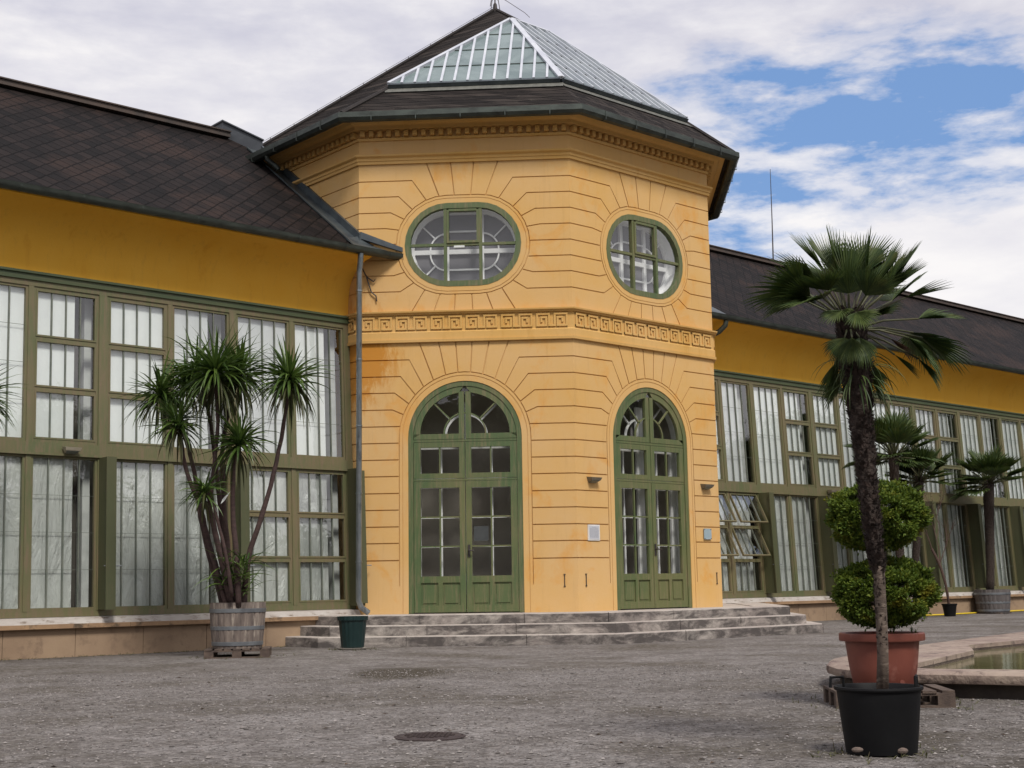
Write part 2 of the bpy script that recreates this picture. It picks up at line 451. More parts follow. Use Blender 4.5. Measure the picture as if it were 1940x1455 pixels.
M['dullstone'] = simple('dull_stone', (0.16, 0.12, 0.10), (0.10, 0.08, 0.07), 30, 0.95, 0.5, 60)
M['lamp'] = simple('beige_lamp_housing', (0.42, 0.38, 0.29), (0.34, 0.30, 0.23), 5, 0.5)
M['lampdark'] = simple('grey_lamp_housing', (0.19, 0.165, 0.12), (0.14, 0.12, 0.09), 5, 0.5)
M['plaque'] = simple('plaque_face', (0.52, 0.53, 0.57), (0.46, 0.47, 0.51), 6, 0.4)
M['plaqueframe'] = simple('plaque_edge', (0.75, 0.74, 0.72), (0.6, 0.58, 0.55), 6, 0.4)
M['plaqueink'] = simple('plaque_text', (0.22, 0.23, 0.27), (0.26, 0.27, 0.3), 6, 0.6)
M['bluegrey'] = simple('glass_plaque', (0.26, 0.36, 0.42), (0.36, 0.42, 0.44), 4, 0.25)
M['yellow'] = simple('yellow_hose', (0.75, 0.55, 0.03), (0.6, 0.42, 0.03), 3, 0.5)
M['room'] = simple('dark_interior', (0.10, 0.09, 0.08), (0.14, 0.125, 0.11), 2, 0.9)
M['ovalreflect'] = simple('oval_painted_reflection', (0.17, 0.165, 0.18), (0.12, 0.118, 0.13), 1.5, 0.9)  # opaque sheet behind the ovals; sky reflection painted in as lilac grey
M['paper'] = simple('notice_paper', (0.09, 0.095, 0.10), (0.07, 0.075, 0.08), 6, 0.8)
M['manhole'] = simple('cast_iron_cover', (0.035, 0.022, 0.022), (0.05, 0.035, 0.032), 10, 0.7, 0.8, 60)


def blind(name, c1, c2, spec, wav):
    def f(t, b, v):
        c = mixc(t, ramp(t, noise(t, scl(t, v, (1.2, 1, 0.5)), 1.5, 5, 0.6), [(0.35, 0.0), (0.68, 1.0)]), c1, c2)
        L(t, c, b.inputs['Base Color'])
        b.inputs['Roughness'].default_value = 0.22 if spec else 0.8
        b.inputs['Specular IOR Level'].default_value = 0.8 if spec else 0.3
        h = mth(t, 'ADD', noise(t, scl(t, v, (2.2, 1, 0.55)), 2.4, 6, 0.6, 1.2), mth(t, 'MULTIPLY', noise(t, scl(t, v, (5, 1, 0.3)), 1.0, 3, 0.5), 0.06))
        bump(t, b, h, wav, 0.12)
    return material(name, f)


M['blind'] = blind('white_blind', (0.88, 0.91, 0.90), (0.80, 0.83, 0.83), False, 0.1)
M['foil'] = blind('plastic_foil_blind', (0.70, 0.72, 0.69), (0.52, 0.54, 0.52), True, 0.7)


M['blind2'] = blind('greyer_blind', (0.74, 0.76, 0.77), (0.64, 0.66, 0.67), False, 0.2)
M['foil2'] = blind('cloudier_foil_blind', (0.58, 0.60, 0.58), (0.42, 0.44, 0.42), True, 1.0)


def skyglass(t, b, v):
    c = mixc(t, ramp(t, noise(t, v, 1.2, 5, 0.6, 0.6), [(0.4, 0.0), (0.62, 1.0)]), (0.105, 0.150, 0.148), (0.19, 0.245, 0.24))
    L(t, c, b.inputs['Base Color'])
    b.inputs['Roughness'].default_value = 0.12
    b.inputs['Specular IOR Level'].default_value = 0.75


M['skyglass'] = material('greenish_roof_glass', skyglass)


def gravel(t, b, v):
    big = noise(t, v, 0.22, 6, 0.6)
    fine = noise(t, v, 38, 6, 0.75)
    vor = N(t, 'ShaderNodeTexVoronoi')
    vor.inputs['Scale'].default_value = 55
    L(t, v, vor.inputs['Vector'])
    vor2 = N(t, 'ShaderNodeTexVoronoi')
    vor2.inputs['Scale'].default_value = 22
    L(t, v, vor2.inputs['Vector'])
    c = mixc(t, ramp(t, big, [(0.38, 0.0), (0.62, 1.0)]), (0.43, 0.40, 0.385), (0.33, 0.305, 0.29))
    c = mixc(t, mth(t, 'MULTIPLY', ramp(t, noise(t, v, 1.3, 8, 0.72), [(0.46, 0.0), (0.58, 1.0)]), 0.7), c, (0.175, 0.155, 0.138))
    moss = mth(t, 'MULTIPLY', ramp(t, noise(t, v, 0.5, 8, 0.7, 0.3), [(0.49, 0.0), (0.60, 1.0)]), 0.72)
    c = mixc(t, moss, c, (0.125, 0.105, 0.070))
    c = mixc(t, ramp(t, noise(t, v, 17, 8, 0.8), [(0.50, 0.0), (0.64, 0.7)]), c, (0.46, 0.43, 0.41))
    c = mixc(t, ramp(t, noise(t, v, 24, 8, 0.8), [(0.47, 0.0), (0.62, 0.85)]), c, (0.070, 0.060, 0.055))
    c = mixc(t, ramp(t, noise(t, v, 5.5, 8, 0.75), [(0.48, 0.0), (0.64, 0.6)]), c, (0.11, 0.094, 0.080))
    c = mixc(t, ramp(t, vor.outputs['Distance'], [(0.0, 0.0), (0.9, 0.5)]), c, (0.05, 0.042, 0.04))
    vv = N(t, 'ShaderNodeSeparateColor')
    L(t, vor2.outputs['Color'], vv.inputs[0])
    c = mixc(t, ramp(t, vv.outputs[0], [(0.74, 0.0), (0.95, 0.35)]), c, (0.40, 0.36, 0.34))
    c = mixc(t, ramp(t, vv.outputs[1], [(0.70, 0.0), (0.95, 0.5)]), c, (0.10, 0.084, 0.078))
    # damp hollow in front of the pavilion
    sp = N(t, 'ShaderNodeSeparateXYZ')
    L(t, v, sp.inputs[0])

    def spot(cx, cy, ax, ay, ang):
        dx = mth(t, 'SUBTRACT', sp.outputs[0], cx)
        dy = mth(t, 'SUBTRACT', sp.outputs[1], cy)
        ca, sa = math.cos(ang), math.sin(ang)
        a_ = mth(t, 'DIVIDE', mth(t, 'ADD', mth(t, 'MULTIPLY', dx, ca), mth(t, 'MULTIPLY', dy, sa)), ax)
        b_ = mth(t, 'DIVIDE', mth(t, 'SUBTRACT', mth(t, 'MULTIPLY', dy, ca), mth(t, 'MULTIPLY', dx, sa)), ay)
        s = mth(t, 'ADD', mth(t, 'MULTIPLY', a_, a_), mth(t, 'MULTIPLY', b_, b_))
        return mth(t, 'SUBTRACT', 1.0, s, True)
    s1 = spot(8.67, 11.6, 0.62, 1.15, -0.72)
    s2 = spot(7.3, 4.9, 2.2, 1.1, 0.5)
    s3 = spot(6.2, 3.6, 1.2, 0.8, -0.7)
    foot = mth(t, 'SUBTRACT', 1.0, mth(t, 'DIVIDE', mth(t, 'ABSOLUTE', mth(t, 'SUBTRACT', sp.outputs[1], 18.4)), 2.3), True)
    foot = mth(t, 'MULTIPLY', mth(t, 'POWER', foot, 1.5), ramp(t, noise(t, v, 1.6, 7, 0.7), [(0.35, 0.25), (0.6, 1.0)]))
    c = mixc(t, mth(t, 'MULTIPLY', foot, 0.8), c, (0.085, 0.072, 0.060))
    w = mth(t, 'MULTIPLY', mth(t, 'MAXIMUM', mth(t, 'MULTIPLY', s1, 1.5, True), mth(t, 'MULTIPLY', mth(t, 'MAXIMUM', s2, s3), mth(t, 'MULTIPLY', ramp(t, noise(t, v, 2.2, 6, 0.7), [(0.4, 0.0), (0.6, 1.0)]), 0.8))), 0.85)
    c = mixc(t, w, c, (0.062, 0.050, 0.034))
    L(t, c, b.inputs['Base Color'])
    b.inputs['Roughness'].default_value = 0.95
    b.inputs['Specular IOR Level'].default_value = 0.25
    h = mth(t, 'ADD', mth(t, 'MULTIPLY', vor.outputs['Distance'], -0.8), mth(t, 'MULTIPLY', fine, 1.0))
    h = mth(t, 'ADD', h, mth(t, 'MULTIPLY', vor2.outputs['Distance'], -0.7))
    bump(t, b, h, 0.9, 0.02)


M['gravel'] = material('gravel_ground', gravel)
M['stone'] = leaf_mat('loose_stone', (0.09, 0.080, 0.075), (0.30, 0.275, 0.26), (0.22, 0.19, 0.18), 0.9, 0.0)


def water(t, b, v):
    c = mixc(t, ramp(t, noise(t, v, 0.8, 5, 0.6), [(0.35, 0.0), (0.65, 1.0)]), (0.12, 0.115, 0.05), (0.19, 0.175, 0.09))
    L(t, c, b.inputs['Base Color'])
    b.inputs['Roughness'].default_value = 0.06
    b.inputs['IOR'].default_value = 1.33
    bump(t, b, noise(t, v, 5, 4, 0.5), 0.08, 0.02)


M['water'] = material('pool_water', water)


# ------------------------------------------------------------------ mesh tools
class MB:
    def __init__(s):
        s.v = []
        s.f = []
        s.sm = False

    def add(s, vs, fs):
        n = len(s.v)
        s.v.extend([tuple(x) for x in vs])
        s.f.extend([tuple(i + n for i in f) for f in fs])
        return s

    def hexa(s, c):   # 8 corners: bottom 4, top 4
        return s.add(c, [(3, 2, 1, 0), (4, 5, 6, 7), (0, 1, 5, 4), (1, 2, 6, 5), (2, 3, 7, 6), (3, 0, 4, 7)])

    def box(s, a, b, xf=None):
        x0, y0, z0 = a
        x1, y1, z1 = b
        c = [(x0, y0, z0), (x1, y0, z0), (x1, y1, z0), (x0, y1, z0), (x0, y0, z1), (x1, y0, z1), (x1, y1, z1), (x0, y1, z1)]
        if xf:
            c = [xf(*q) for q in c]
        return s.hexa(c)

    def tube(s, pts, rad, n=8, cap=True):
        pts = [Vector(p) for p in pts]
        if not isinstance(rad, (list, tuple)):
            rad = [rad] * len(pts)
        rings = []
        ref = None
        for i, p in enumerate(pts):
            d = (pts[min(i + 1, len(pts) - 1)] - pts[max(i - 1, 0)])
            if d.length < 1e-9:
                d = Vector((0, 0, 1))
            d.normalize()
            if ref is None:
                ref = Vector((0, 0, 1)) if abs(d.z) < 0.9 else Vector((1, 0, 0))
            a = d.cross(ref).normalized()
            b = d.cross(a).normalized()
            ref = -b if False else ref
            rings.append([p + (a * math.cos(2 * PI * k / n) + b * math.sin(2 * PI * k / n)) * rad[i] for k in range(n)])
        vs = [q for r in rings for q in r]
        fs = []
        for i in range(len(pts) - 1):
            for k in range(n):
                a0 = i * n + k
                a1 = i * n + (k + 1) % n
                fs.append((a0, a1, a1 + n, a0 + n))
        if cap:
            fs.append(tuple(range(n))[::-1])
            fs.append(tuple((len(pts) - 1) * n + k for k in range(n)))
        return s.add(vs, fs)

    def lathe(s, c, prof, n=40, jit=None):
        vs = []
        for (r, z) in prof:
            for k in range(n):
                a = 2 * PI * k / n
                rr = r * (jit(k, n) if jit else 1)
                vs.append((c[0] + rr * math.cos(a), c[1] + rr * math.sin(a), c[2] + z))
        fs = []
        for i in range(len(prof) - 1):
            for k in range(n):
                a0 = i * n + k
                a1 = i * n + (k + 1) % n
                fs.append((a0, a1, a1 + n, a0 + n))
        fs.append(tuple(range(n))[::-1])
        fs.append(tuple((len(prof) - 1) * n + k for k in range(n)))
        return s.add(vs, fs)

    def prism(s, pts, z0, z1, xf=None):
        """extrude a 2-D polygon along the third axis (z0..z1)"""
        n = len(pts)
        c = [(p[0], p[1], z0) for p in pts] + [(p[0], p[1], z1) for p in pts]
        if xf:
            c = [xf(*q) for q in c]
        return s.add(c, [tuple(range(n))[::-1], tuple(range(n, 2 * n))] + [(k, (k + 1) % n, (k + 1) % n + n, k + n) for k in range(n)])

    def band(s, outer, inner, d0, d1, xf, closed=True):
        """solid band between two 2-D polylines (a, z), from depth d0 to d1; xf(a, d, z)"""
        n = len(outer)
        vs = [xf(p[0], d0, p[1]) for p in outer] + [xf(p[0], d0, p[1]) for p in inner] + [xf(p[0], d1, p[1]) for p in outer] + [xf(p[0], d1, p[1]) for p in inner]
        fs = []
        m = n if closed else n - 1
        for k in range(m):
            j = (k + 1) % n
            fs += [(k, j, n + j, n + k), (2 * n + k, 3 * n + k, 3 * n + j, 2 * n + j), (k, 2 * n + k, 2 * n + j, j), (n + k, n + j, 3 * n + j, 3 * n + k)]
        if not closed:
            for k in (0, n - 1):
                fs.append((k, n + k, 3 * n + k, 2 * n + k))
        return s.add(vs, fs)

    def bar(s, p, q, w, d0, d1, xf):
        """straight bar in the (a, z) plane"""
        dx, dz = q[0] - p[0], q[1] - p[1]
        l = math.hypot(dx, dz) or 1
        nx, nz = -dz / l * w / 2, dx / l * w / 2
        c = [(p[0] - nx, p[1] - nz), (q[0] - nx, q[1] - nz), (q[0] + nx, q[1] + nz), (p[0] + nx, p[1] + nz)]
        return s.hexa([xf(a, d0, z) for a, z in c] + [xf(a, d1, z) for a, z in c])

    def build(s, name, mat, parent=None, smooth=None, fixn=True):
        me = bpy.data.meshes.new(name)
        off = parent_off(parent) if parent is not None else (0, 0, 0)
        a = np.array(s.v, dtype=float).reshape(-1, 3) - np.array(off)
        me.from_pydata(a.tolist(), [], s.f)
        if mat is not None:
            me.materials.append(mat)
        o = bpy.data.objects.new(name, me)
        COL.objects.link(o)
        if parent is not None:
            o.parent = parent
            OFF[o.name] = off
        if fixn:
            import bmesh
            bm = bmesh.new()
            bm.from_mesh(me)
            bmesh.ops.recalc_face_normals(bm, faces=bm.faces)
            bm.to_mesh(me)
            bm.free()
        if smooth or (smooth is None and s.sm):
            me.polygons.foreach_set('use_smooth', [True] * len(me.polygons))
            if smooth != 'all':
                me.set_sharp_from_angle(angle=math.radians(35))
        me.update()
        return o


OFF = {}


def parent_off(p):
    return OFF.get(p.name, (0, 0, 0))


def thing(name, loc, label, cat, group=None, kind=None):
    o = bpy.data.objects.new(name, None)
    o.empty_display_size = 0.3
    COL.objects.link(o)
    o.location = loc
    OFF[o.name] = tuple(loc)
    tag(o, label, cat, group, kind)
    return o


def tag(o, label=None, cat=None, group=None, kind=None):
    if label: o['label'] = label
    if cat: o['category'] = cat
    if group: o['group'] = group
    if kind: o['kind'] = kind
    return o


def solo(mb, name, mat, loc, label, cat, group=None, kind=None, smooth=None):
    """a thing that is one mesh, with its origin at loc"""
    mb.v = [(v[0] - loc[0], v[1] - loc[1], v[2] - loc[2]) for v in mb.v]
    o = mb.build(name, mat, None, smooth)
    o.location = loc
    return tag(o, label, cat, group, kind)


# ------------------------------------------------------------------ ground
g = MB()
g.add([(-300, -300, 0), (300, -300, 0), (300, 300, 0), (-300, 300, 0)], [(0, 1, 2, 3)])
tag(g.build('ground', M['gravel']), kind='structure')

# loose stones lying on the gravel in front of the camera
NS = 30000
dep = np.sqrt(RNG.uniform(5.3 ** 2, 15 ** 2, NS))
uu = RNG.uniform(-60, 2000, NS)
R2 = np.array(RIGHT)[:2]
F2 = np.array(FWD)[:2] / np.linalg.norm(np.array(FWD)[:2])
P2r = np.array([F2[1], -F2[0]])
pos = dep[:, None] * (F2[None] + P2r[None] * ((uu - 970) / FPX)[:, None])
size = RNG.gamma(2.6, 0.0018, NS) + 0.002
base = np.array([(1, 0, 0), (0, 1, 0), (-1, 0, 0), (0, -1, 0), (0, 0, 1), (0, 0, -1)], float)
ang = RNG.uniform(0, 2 * PI, NS)
ca, sa = np.cos(ang), np.sin(ang)
jit = RNG.uniform(0.6, 1.3, (NS, 6, 3))
V = base[None] * jit * size[:, None, None] * np.array([1.15, 0.85, 0.6])
V = np.stack([V[..., 0] * ca[:, None] - V[..., 1] * sa[:, None], V[..., 0] * sa[:, None] + V[..., 1] * ca[:, None], V[..., 2] + (size * 0.25)[:, None]], -1)
V[..., 0] += pos[:, 0][:, None]
V[..., 1] += pos[:, 1][:, None]
Fb = np.array([(0, 1, 4), (1, 2, 4), (2, 3, 4), (3, 0, 4), (1, 0, 5), (2, 1, 5), (3, 2, 5), (0, 3, 5)])
Fa = (Fb[None] + (np.arange(NS) * 6)[:, None, None]).reshape(-1, 3)
me = bpy.data.meshes.new('gravel')
me.from_pydata(V.reshape(-1, 3).tolist(), [], Fa.tolist())
me.materials.append(M['stone'])
go = bpy.data.objects.new('gravel', me)
COL.objects.link(go)
tag(go, 'loose grey gravel stones scattered over the forecourt', 'gravel', kind='stuff')

# ------------------------------------------------------------------ pavilion geometry
A = 3.6
C45 = A / math.sqrt(2)
P1 = (12.9266, 18.3949)
P2 = (P1[0] + C45, P1[1] - C45)
P3 = (P2[0] + A, P2[1])
P4 = (P3[0] + C45, P1[1])
P5 = (P4[0], P4[1] + A)
P6 = (P3[0], P5[1] + C45)
P7 = (P2[0], P6[1])
P8 = (P1[0], P5[1])
OCT = [P1, P2, P3, P4, P5, P6, P7, P8]
CX, CY = (P2[0] + P3[0]) / 2, (P2[1] + P7[1]) / 2
ZP = 0.46          # platform level


def face_xf(i):
    p, q = OCT[i], OCT[(i + 1) % 8]
    dx, dy = (q[0] - p[0]) / A, (q[1] - p[1]) / A
    nx, ny = dy, -dx      # outward

    def xf(s, d, z):
        return (p[0] + dx * s + nx * d, p[1] + dy * s + ny * d, z)
    return xf


FA, FB, FD, FC = face_xf(0), face_xf(1), face_xf(2), face_xf(7)


def oct_pts(off, off_c=None):
    """octagon corner points offset outwards"""
    t = math.tan(PI / 8)
    out = []
    for (x, y) in OCT:
        dx, dy = x - CX, y - CY
        k = 1 + off / (A * (1 + math.sqrt(2)) / 2)
        out.append((CX + dx * k, CY + dy * k))
    return out


def sweep(mb, prof, closed=True):
    """sweep a closed (offset, z) profile round the octagon"""
    rings = []
    for (o, z) in prof:
        rings.append([(x, y, z) for x, y in oct_pts(o)])
    n = len(prof)
    vs = [q for r in rings for q in r]
    fs = []
    for i in range(n):
        j = (i + 1) % n
        for k in range(8):
            m = (k + 1) % 8
            fs.append((i * 8 + k, i * 8 + m, j * 8 + m, j * 8 + k))
    mb.add(vs, fs)
    return mb


def arch_pts(s0, r, zs, zb, n=28):
    pts = [(s0 - r, zb), (s0 - r, zs)]
    for k in range(1, n):
        a = PI - PI * k / n
        pts.append((s0 + r * math.cos(a), zs + r * math.sin(a)))
    pts += [(s0 + r, zs), (s0 + r, zb)]
    return pts


def stad_pts(s0, zc_, hw, hh, n=14):
    """rounded lozenge: half width hw, half height hh"""
    hs = hw - hh
    pts = []
    for k in range(n + 1):
        a = PI / 2 - PI * k / n
        pts.append((s0 + hs + hh * math.cos(a), zc_ + hh * math.sin(a)))
    for k in range(n + 1):
        a = -PI / 2 - PI * k / n
        pts.append((s0 - hs + hh * math.cos(a), zc_ + hh * math.sin(a)))
    return pts


def eval_boolean(slab, cutters):
    a = slab.build('tmp_a', None)
    dg = None
    bs = []
    for c in cutters:
        b = c.build('tmp_b', None)
        m = a.modifiers.new('b', 'BOOLEAN')
        m.operation = 'DIFFERENCE'
        m.solver = 'EXACT'
        m.use_self = len(c.f) > 60
        m.object = b
        bs.append(b)
    dg = bpy.context.evaluated_depsgraph_get()
    ev = a.evaluated_get(dg)
    me_ = ev.to_mesh()
    vs = [tuple(v.co) for v in me_.vertices]
    fs = [tuple(p.vertices) for p in me_.polygons]
    ev.to_mesh_clear()
    for o in [a] + bs:
        md = o.data
        bpy.data.objects.remove(o)
        bpy.data.meshes.remove(md)
    return vs, fs


ZSPR = 3.33
LOWJ = [1.32, 1.60, 1.87, 2.145, 2.42, 2.70, 2.975, 3.253, 3.531]
UPJ_S = [6.645, 6.372]


def groove_lines(s0):
    ls = []
    R = 1.095
    for z in LOWJ:
        dx = R if z <= ZSPR else math.sqrt(R * R - (z - ZSPR) ** 2)
        ls.append([(-0.02, z), (s0 - dx, z)])
        ls.append([(s0 + dx, z), (A + 0.02, z)])
    for z, db, de in [(4.65, .92, .68), (4.371, 1.07, .82), (4.094, 1.17, .93), (3.811, 1.21, 1.02)]:
        ze = ZSPR + math.sqrt(R * R - de * de)
        for sg in (-1, 1):
            end = -0.02 if sg < 0 else A + 0.02
            ls.append([(end, z), (s0 + sg * db, z), (s0 + sg * de, ze)])
    for de, dt in [(.105, .14), (.31, .43), (.515, .76)]:
        ze = ZSPR + math.sqrt(R * R - de * de)
        for sg in (-1, 1):
            ls.append([(s0 + sg * de, ze), (s0 + sg * dt, 4.96)])
    # upper storey
    zc_, hw, hh = 6.615, 1.135, 0.86
    hs = hw - hh

    def zed(d):
        d = max(0, d - hs)
        return math.sqrt(max(0, hh * hh - d * d))
    for z, db, de in [(7.754, .86, .62), (7.477, 1.09, .86), (7.198, 1.23, 1.0), (6.924, 1.31, 1.09), (6.645, 1.3, 1.13), (6.372, 1.3, 1.11), (6.10, 1.18, 1.0), (5.82, 1.07, .84)]:
        ze = zc_ + zed(de) * (1 if z > zc_ else -1)
        if z in (6.645, 6.372):
            ze = z
        for sg in (-1, 1):
            end = -0.02 if sg < 0 else A + 0.02
            ls.append([(end, z), (s0 + sg * db, z), (s0 + sg * de, ze)])
    for de, dt in [(.14, .20), (.40, .62)]:
        for sg in (-1, 1):
            ls.append([(s0 + sg * de, zc_ + zed(de)), (s0 + sg * dt, 8.07)])
    for de, dt in [(.14, .155), (.39, .5), (.65, .88)]:
        for sg in (-1, 1):
            ls.append([(s0 + sg * de, zc_ - zed(de)), (s0 + sg * dt, 5.46)])
    return ls


GW, GD = 0.019, 0.022
pav = thing('pavilion', (CX, CY, 0), 'octagonal yellow pavilion with arched green doors, oval windows and a glazed pyramid roof', 'pavilion')
wall = MB()
S0 = {0: 1.775, 1: 1.84}
for i in (0, 1):
    xf = face_xf(i)
    s0 = S0[i]
    ident = lambda a, d, z: (a, d, z)
    slab = MB().box((0, -0.32, 0.2), (A, 0, 8.72))
    cut = []
    big = MB()
    big.prism([(p[0], p[1]) for p in arch_pts(s0, 0.945, ZSPR, 0.0)], -1, 1, lambda a, b, c: (a, c, b))
    cut.append(big)
    ov = MB()
    ov.prism(stad_pts(s0, 6.615, .985, .72), -1, 1, lambda a, b, c: (a, c, b))
    cut.append(ov)
    # ring grooves
    rg = MB()
    rg.band(arch_pts(s0, 1.103, ZSPR, 0.9), arch_pts(s0, 1.087, ZSPR, 0.9), -GD, 0.1, ident, closed=False)
    cut.append(rg)
    rg = MB()
    rg.band(arch_pts(s0, 1.045, ZSPR, 0.3), arch_pts(s0, 1.033, ZSPR, 0.3), -0.01, 0.1, ident, closed=False)
    cut.append(rg)
    rg = MB()
    rg.band(stad_pts(s0, 6.615, 1.143, .868), stad_pts(s0, 6.615, 1.127, .852), -GD, 0.1, ident)
    cut.append(rg)
    rg = MB()
    rg.band(stad_pts(s0, 6.615, 1.088, .813), stad_pts(s0, 6.615, 1.078, .803), -0.01, 0.1, ident)
    cut.append(rg)
    for ln in groove_lines(s0):
        gb = MB()
        n = len(ln)
        # one polyline prism
        if n == 2:
            gb.bar(ln[0], ln[1], GW, -GD, 0.1, ident)
        else:
            (x0, z0), (x1, z1), (x2, z2) = ln
            sg = 1 if x1 > x0 else -1
            h = GW / 2
            d = math.hypot(x2 - x1, z2 - z1)
            nx, nz = -(z2 - z1) / d * h, (x2 - x1) / d * h
            if sg < 0:
                nx, nz = -nx, -nz
            up = [(x0, z0 + h), (x1, z1 + h), (x2 + nx, z2 + nz)]
            dn = [(x0, z0 - h), (x1, z1 - h), (x2 - nx, z2 - nz)]
            gb.band(up, dn, -GD, 0.1, ident, closed=False)
        cut.append(gb)
    vs, fs = eval_boolean(slab, cut)
    wall.add([xf(*v) for v in vs], fs)
for i in range(2, 8):
    xf = face_xf(i)
    ident = lambda a, d, z: (a, d, z)
    zs = LOWJ + [3.811, 4.094, 4.371, 4.65, 5.82, 6.10, 6.372, 6.645, 6.924, 7.198, 7.477, 7.754]
    lv = [0.2] + sorted(zs) + [8.72]
    for a_, b_ in zip(lv[:-1], lv[1:]):
        lo = a_ + (GW / 2 if a_ > 0.2 else 0)
        hi2 = b_ - (GW / 2 if b_ < 8.7 else 0)
        wall.box((0, -0.02, lo), (A, 0, hi2), xf)
    wall.box((0, -0.3, 0.2), (A, -0.016, 8.72), xf)
# flagged-out block ends: small steel wall ties belong to the wall
pw = wall.build('wall', M['pav'], pav)

# cornice, string course, frieze ----------------------------------------------
co = MB()
sweep(co, [(-.05, 8.47), (.03, 8.47), (.035, 8.515), (-.005, 8.516), (-.005, 8.64), (.13, 8.645), (.14, 8.70), (.22, 8.715), (.26, 8.76), (.40, 8.775), (.42, 8.80), (-.05, 8.80)])
for i in range(8):
    xf = face_xf(i)
    nD = 24
    for k in range(nD):
        s = (k + 0.5) * A / nD
        co.box((s - .038, -.01, 8.53), (s + .038, .10, 8.628), xf)
co.build('cornice', M['mould'], pav)
stc = MB()
sweep(stc, [(-.05, 8.05), (.035, 8.05), (.04, 8.10), (.055, 8.105), (.055, 8.15), (.10, 8.175), (.105, 8.205), (-.05, 8.24)])
stc.build('string_course', M['mould'], pav)
fr = MB()
sweep(fr, [(-.05, 4.94), (.05, 4.94), (.055, 4.985), (.035, 4.99), (.035, 5.11), (.012, 5.13), (.012, 5.40), (.05, 5.41), (.055, 5.43), (.085, 5.44), (.09, 5.465), (-.05, 5.49)])
fr.build('frieze_band', M['mould'], pav)
spiral = [(1.36, 0), (1.0, 0), (1.0, 1), (0, 1), (0, 0), (.76, 0), (.76, .70), (.36, .70), (.36, .36)]
for i in (0, 1, 2, 7):
    xf = face_xf(i)
    mk = MB()
    npair = 6
    bw, bh, st_ = 0.200, 0.195, 0.032
    for k in range(npair):
        base_s = 0.06 + k * (A - 0.06) / npair
        for mir in (0, 1):
            x0 = base_s + (0 if not mir else 0.495)
            sx = bw if not mir else -bw
            pts = [(x0 + px_ * sx, 5.172 + pz_ * bh) for px_, pz_ in spiral]
            if mir:
                pts = pts[1:]
            for a_, b_ in zip(pts[:-1], pts[1:]):
                # butt each straight run a little past its corner
                l = math.hypot(b_[0] - a_[0], b_[1] - a_[1])
                ex, ez = (b_[0] - a_[0]) / l * st_ / 2, (b_[1] - a_[1]) / l * st_ / 2
                dd_ = 0.036 if abs(ex) > abs(ez) else 0.0335
                mk.bar((a_[0] - ex, a_[1] - ez), (b_[0] + ex, b_[1] + ez), st_, .008, dd_, xf)
    mk.build('meander_relief', M['mould'], pav)

# windows and doors ---------------------------------------------------------
ROOM = 1.2


def scaled(pts, s0, zc_, k):
    return pts


